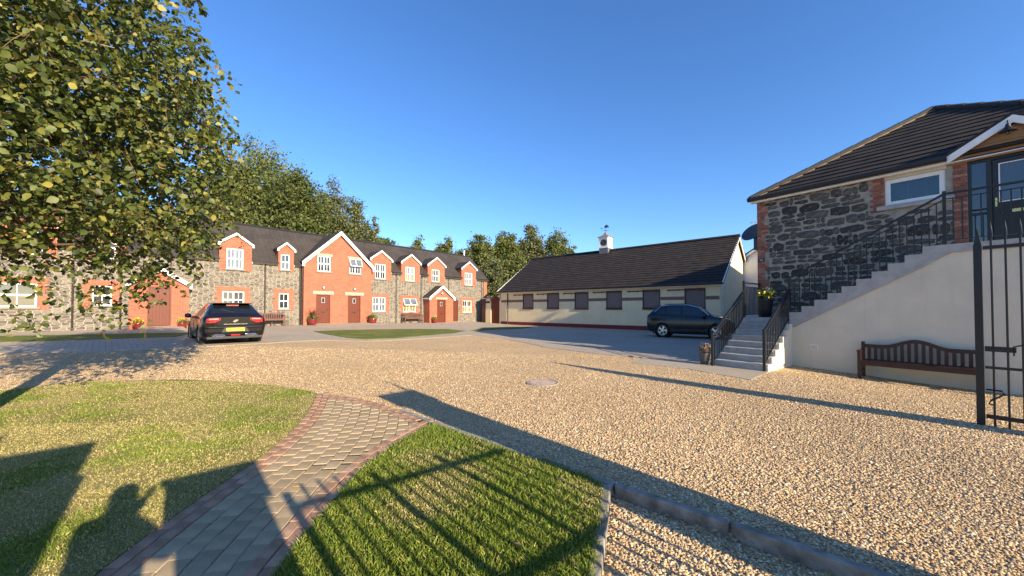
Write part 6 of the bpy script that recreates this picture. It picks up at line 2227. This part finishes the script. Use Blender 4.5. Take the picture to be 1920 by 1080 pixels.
# the birch whose crown hangs into the picture from the left
BI = empty("birch_tree", (-7.35, 4.7, 0))
tag(BI, "leafy birch hanging into the picture from the upper left", "tree")
bo = Vector((-7.35, 4.7, 0))
tr = MB()
tr.tube([(0, 0, -.1), (.05, .05, 1.2), (.12, .08, 2.6), (.2, .15, 4.2), (.3, .2, 6.2), (.35, .2, 7.6)], [.17, .145, .12, .09, .05, .02], 12)
tr.build("trunk", M_BIRCH, BI, True)
CC = np.array([.98, .45, 4.55]); CRD = np.array([2.75, 2.35, 2.95])
tips = []
rb = random.Random(21)
nb_ = 0
limb_pts = []
for k in range(60):
    zb_ = rb.uniform(2.2, 6.2)
    th = rb.uniform(-.9, .9) if rb.random() < .72 else rb.uniform(0, 6.28)
    ln = rb.uniform(1.2, 2.9) * (1.0 if zb_ < 5 else .7)
    d = Vector((math.cos(th), math.sin(th), rb.uniform(.05, .7))).normalized()
    p = Vector((.12 + .03 * zb_, .1, zb_))
    pts = [p]
    for s in range(5):
        d = (d + Vector((rb.uniform(-.18, .18), rb.uniform(-.18, .18), -.16))).normalized()
        p = p + d * ln / 5
        pts.append(p)
    if min(q.z for q in pts) < 2.15:
        continue
    MB().tube(pts, [.032, .026, .020, .014, .009, .004], 6).build("branch", M_TWIG if k % 3 else M_BIRCH, BI, True)
    limb_pts += pts[2:]
# hanging twigs: they start inside the crown and droop
TW = MB()
LPs, LDs = [], []
rngb = np.random.default_rng(33)
N_TW = 5600
for k in range(N_TW):
    dd = rngb.normal(0, 1, 3); dd /= np.linalg.norm(dd)
    r_ = rngb.random() ** .40
    c = CC + dd * CRD * r_ * (1 + .10 * math.sin(dd[0] * 6 + dd[2] * 5))
    hang = rngb.uniform(.25, .65)
    wx_, wy_ = c[0] + bo.x, max(.5, c[1] + bo.y)
    e_ = (c[2] - CAM_H) / wy_
    lim = np.interp(e_, [-.05, .05, .12, .22, .37, .55, .85], [-1.0, -.90, -.84, -.80, -.755, -.775, -.88])
    if wx_ / wy_ > lim - .03 + rngb.normal(0, .022):
        continue
    if c[2] < 2.6 and rngb.random() < .55:
        continue
    az = rngb.uniform(0, 6.28)
    p = Vector(c); d = Vector((math.cos(az) * .7, math.sin(az) * .7, rngb.uniform(-.3, .35)))
    pts = [p]
    for s in range(4):
        d = (d + Vector((0, 0, -.32)) + Vector(rngb.normal(0, .12, 3))).normalized()
        p = p + d * hang / 4
        pts.append(p)
    if k % 4 == 0:
        TW.tube(pts, [.004, .0035, .003, .002, .0015], 3, cap=False)
    nl = int(rngb.integers(9, 15))
    for q in range(nl):
        t = rngb.random() * 3.999
        i = int(t)
        b = pts[i].lerp(pts[i + 1], t - i)
        LPs.append(b); LDs.append(d)
# a few long drooping sprays under the crown, in front of the terrace
for (x0, y0, z0, ln) in ((.72, .2, 2.4, .95), (1.05, -.35, 2.35, .8), (1.6, .3, 2.25, .72), (2.05, .5, 2.3, .75), (1.95, -.1, 2.55, .8), (2.45, .75, 2.45, .62), (.35, -.3, 2.5, .85), (1.35, .7, 2.2, .62), (2.7, .6, 2.9, .7), (.75, -.15, 2.3, .95), (.1, .3, 2.4, .7)):
    p = Vector((x0, y0, z0 + .4)); d = Vector((rb.uniform(-.3, .5), rb.uniform(-.2, .2), -.3))
    pts = [p]
    for s in range(7):
        d = (d + Vector((rb.uniform(-.12, .12), rb.uniform(-.12, .12), -.22))).normalized()
        p = p + d * (ln + .3) / 7
        pts.append(p)
    TW.tube(pts, [.006, .005, .0045, .004, .003, .0025, .002, .0015], 4, cap=False)
    for q in range(int(46 * ln)):
        t = rb.random() * 6.999
        i = int(t)
        LPs.append(pts[i].lerp(pts[i + 1], t - i) + Vector((rb.gauss(0, .035), rb.gauss(0, .035), 0))); LDs.append(d)
tw = TW.build("twig", M_TWIG, BI, fix=False)
tw["kind"] = "stuff"
P = np.array([tuple(p) for p in LPs]); n = len(P)
print("birch leaves", n)
rngl = np.random.default_rng(8)
# leaf frames: stalk direction outward and down, blade normal leaning to the light
ax = rngl.normal(0, 1, (n, 3)); ax[:, 2] = -np.abs(ax[:, 2]) * .9 - .25
ax /= np.linalg.norm(ax, axis=1)[:, None]
sd = np.array(SUN_DIR)
nr = rngl.normal(0, 1, (n, 3)) + sd * .55 + np.array([0, 0, .35])
nr -= (nr * ax).sum(1)[:, None] * ax
nr /= np.linalg.norm(nr, axis=1)[:, None]
bx2 = np.cross(nr, ax)
S = .04 + .055 * rngl.random(n) ** 1.3
base = P + ax * (.012)
BCOL = palette(n, [(.082, .108, .022), (.12, .14, .03), (.052, .076, .016), (.18, .18, .036), (.27, .235, .05), (.034, .05, .012), (.18, .12, .035)], [.28, .22, .21, .10, .05, .12, .02], .15)
# outline of one leaf: stalk end, shoulders, tip, with a fold along the midrib
OUT = [(0, 0, 0), (.18, .30, .05), (.45, .40, .07), (.75, .24, .03), (1.0, 0, -.06), (.75, -.24, .03), (.45, -.40, .07), (.18, -.30, .05), (.5, 0, 0)]
FAC = [(0, 1, 8), (1, 2, 8), (2, 3, 8), (3, 4, 8), (4, 5, 8), (5, 6, 8), (6, 7, 8), (7, 0, 8)]
# the leaves that show largest are objects of their own
camp = np.array([0, 0, CAM_H]) - np.array(bo)
dist = np.linalg.norm(base - camp, axis=1)
wpos = base + np.array(bo)
ratio = wpos[:, 0] / np.maximum(wpos[:, 1], .1)
infr = (ratio > -1.40) & (ratio < -.5)
order = np.argsort(np.where(infr, dist / S, 1e9))
single = order[:298]
mask = np.ones(n, bool); mask[single] = False
def leaf_verts(idx):
    b_, a_, c_, n_, s_ = base[idx], ax[idx], bx2[idx], nr[idx], S[idx][:, None]
    return np.stack([b_ + a_ * s_ * u + c_ * s_ * w_ + n_ * s_ * h for (u, w_, h) in OUT], 1)
idx = np.where(mask)[0]
v = leaf_verts(idx)
f = np.array(FAC)[None] + (np.arange(len(idx)) * 9)[:, None, None]
cr = inst("crown", color_mesh("crown", v.reshape(-1, 3), f.reshape(-1, 3), np.repeat(BCOL[idx], 8, 0), M_LEAF, True), BI)
cr["kind"] = "stuff"
LM = []
for k in range(8):
    vv = np.array(OUT) * np.array([1, 1, .6 + .15 * k])
    c = BCOL[single[k * 5]]
    LM.append(color_mesh("leaf", vv, np.array(FAC), np.repeat(c[None], 8, 0), M_LEAF, True))
for k, i in enumerate(single):
    o = inst("leaf", LM[k % 8], BI)
    Mx = np.eye(4)
    Mx[:3, 0] = ax[i] * S[i]; Mx[:3, 1] = bx2[i] * S[i]; Mx[:3, 2] = nr[i] * S[i]; Mx[:3, 3] = base[i]
    o.matrix_local = Matrix(Mx.tolist())
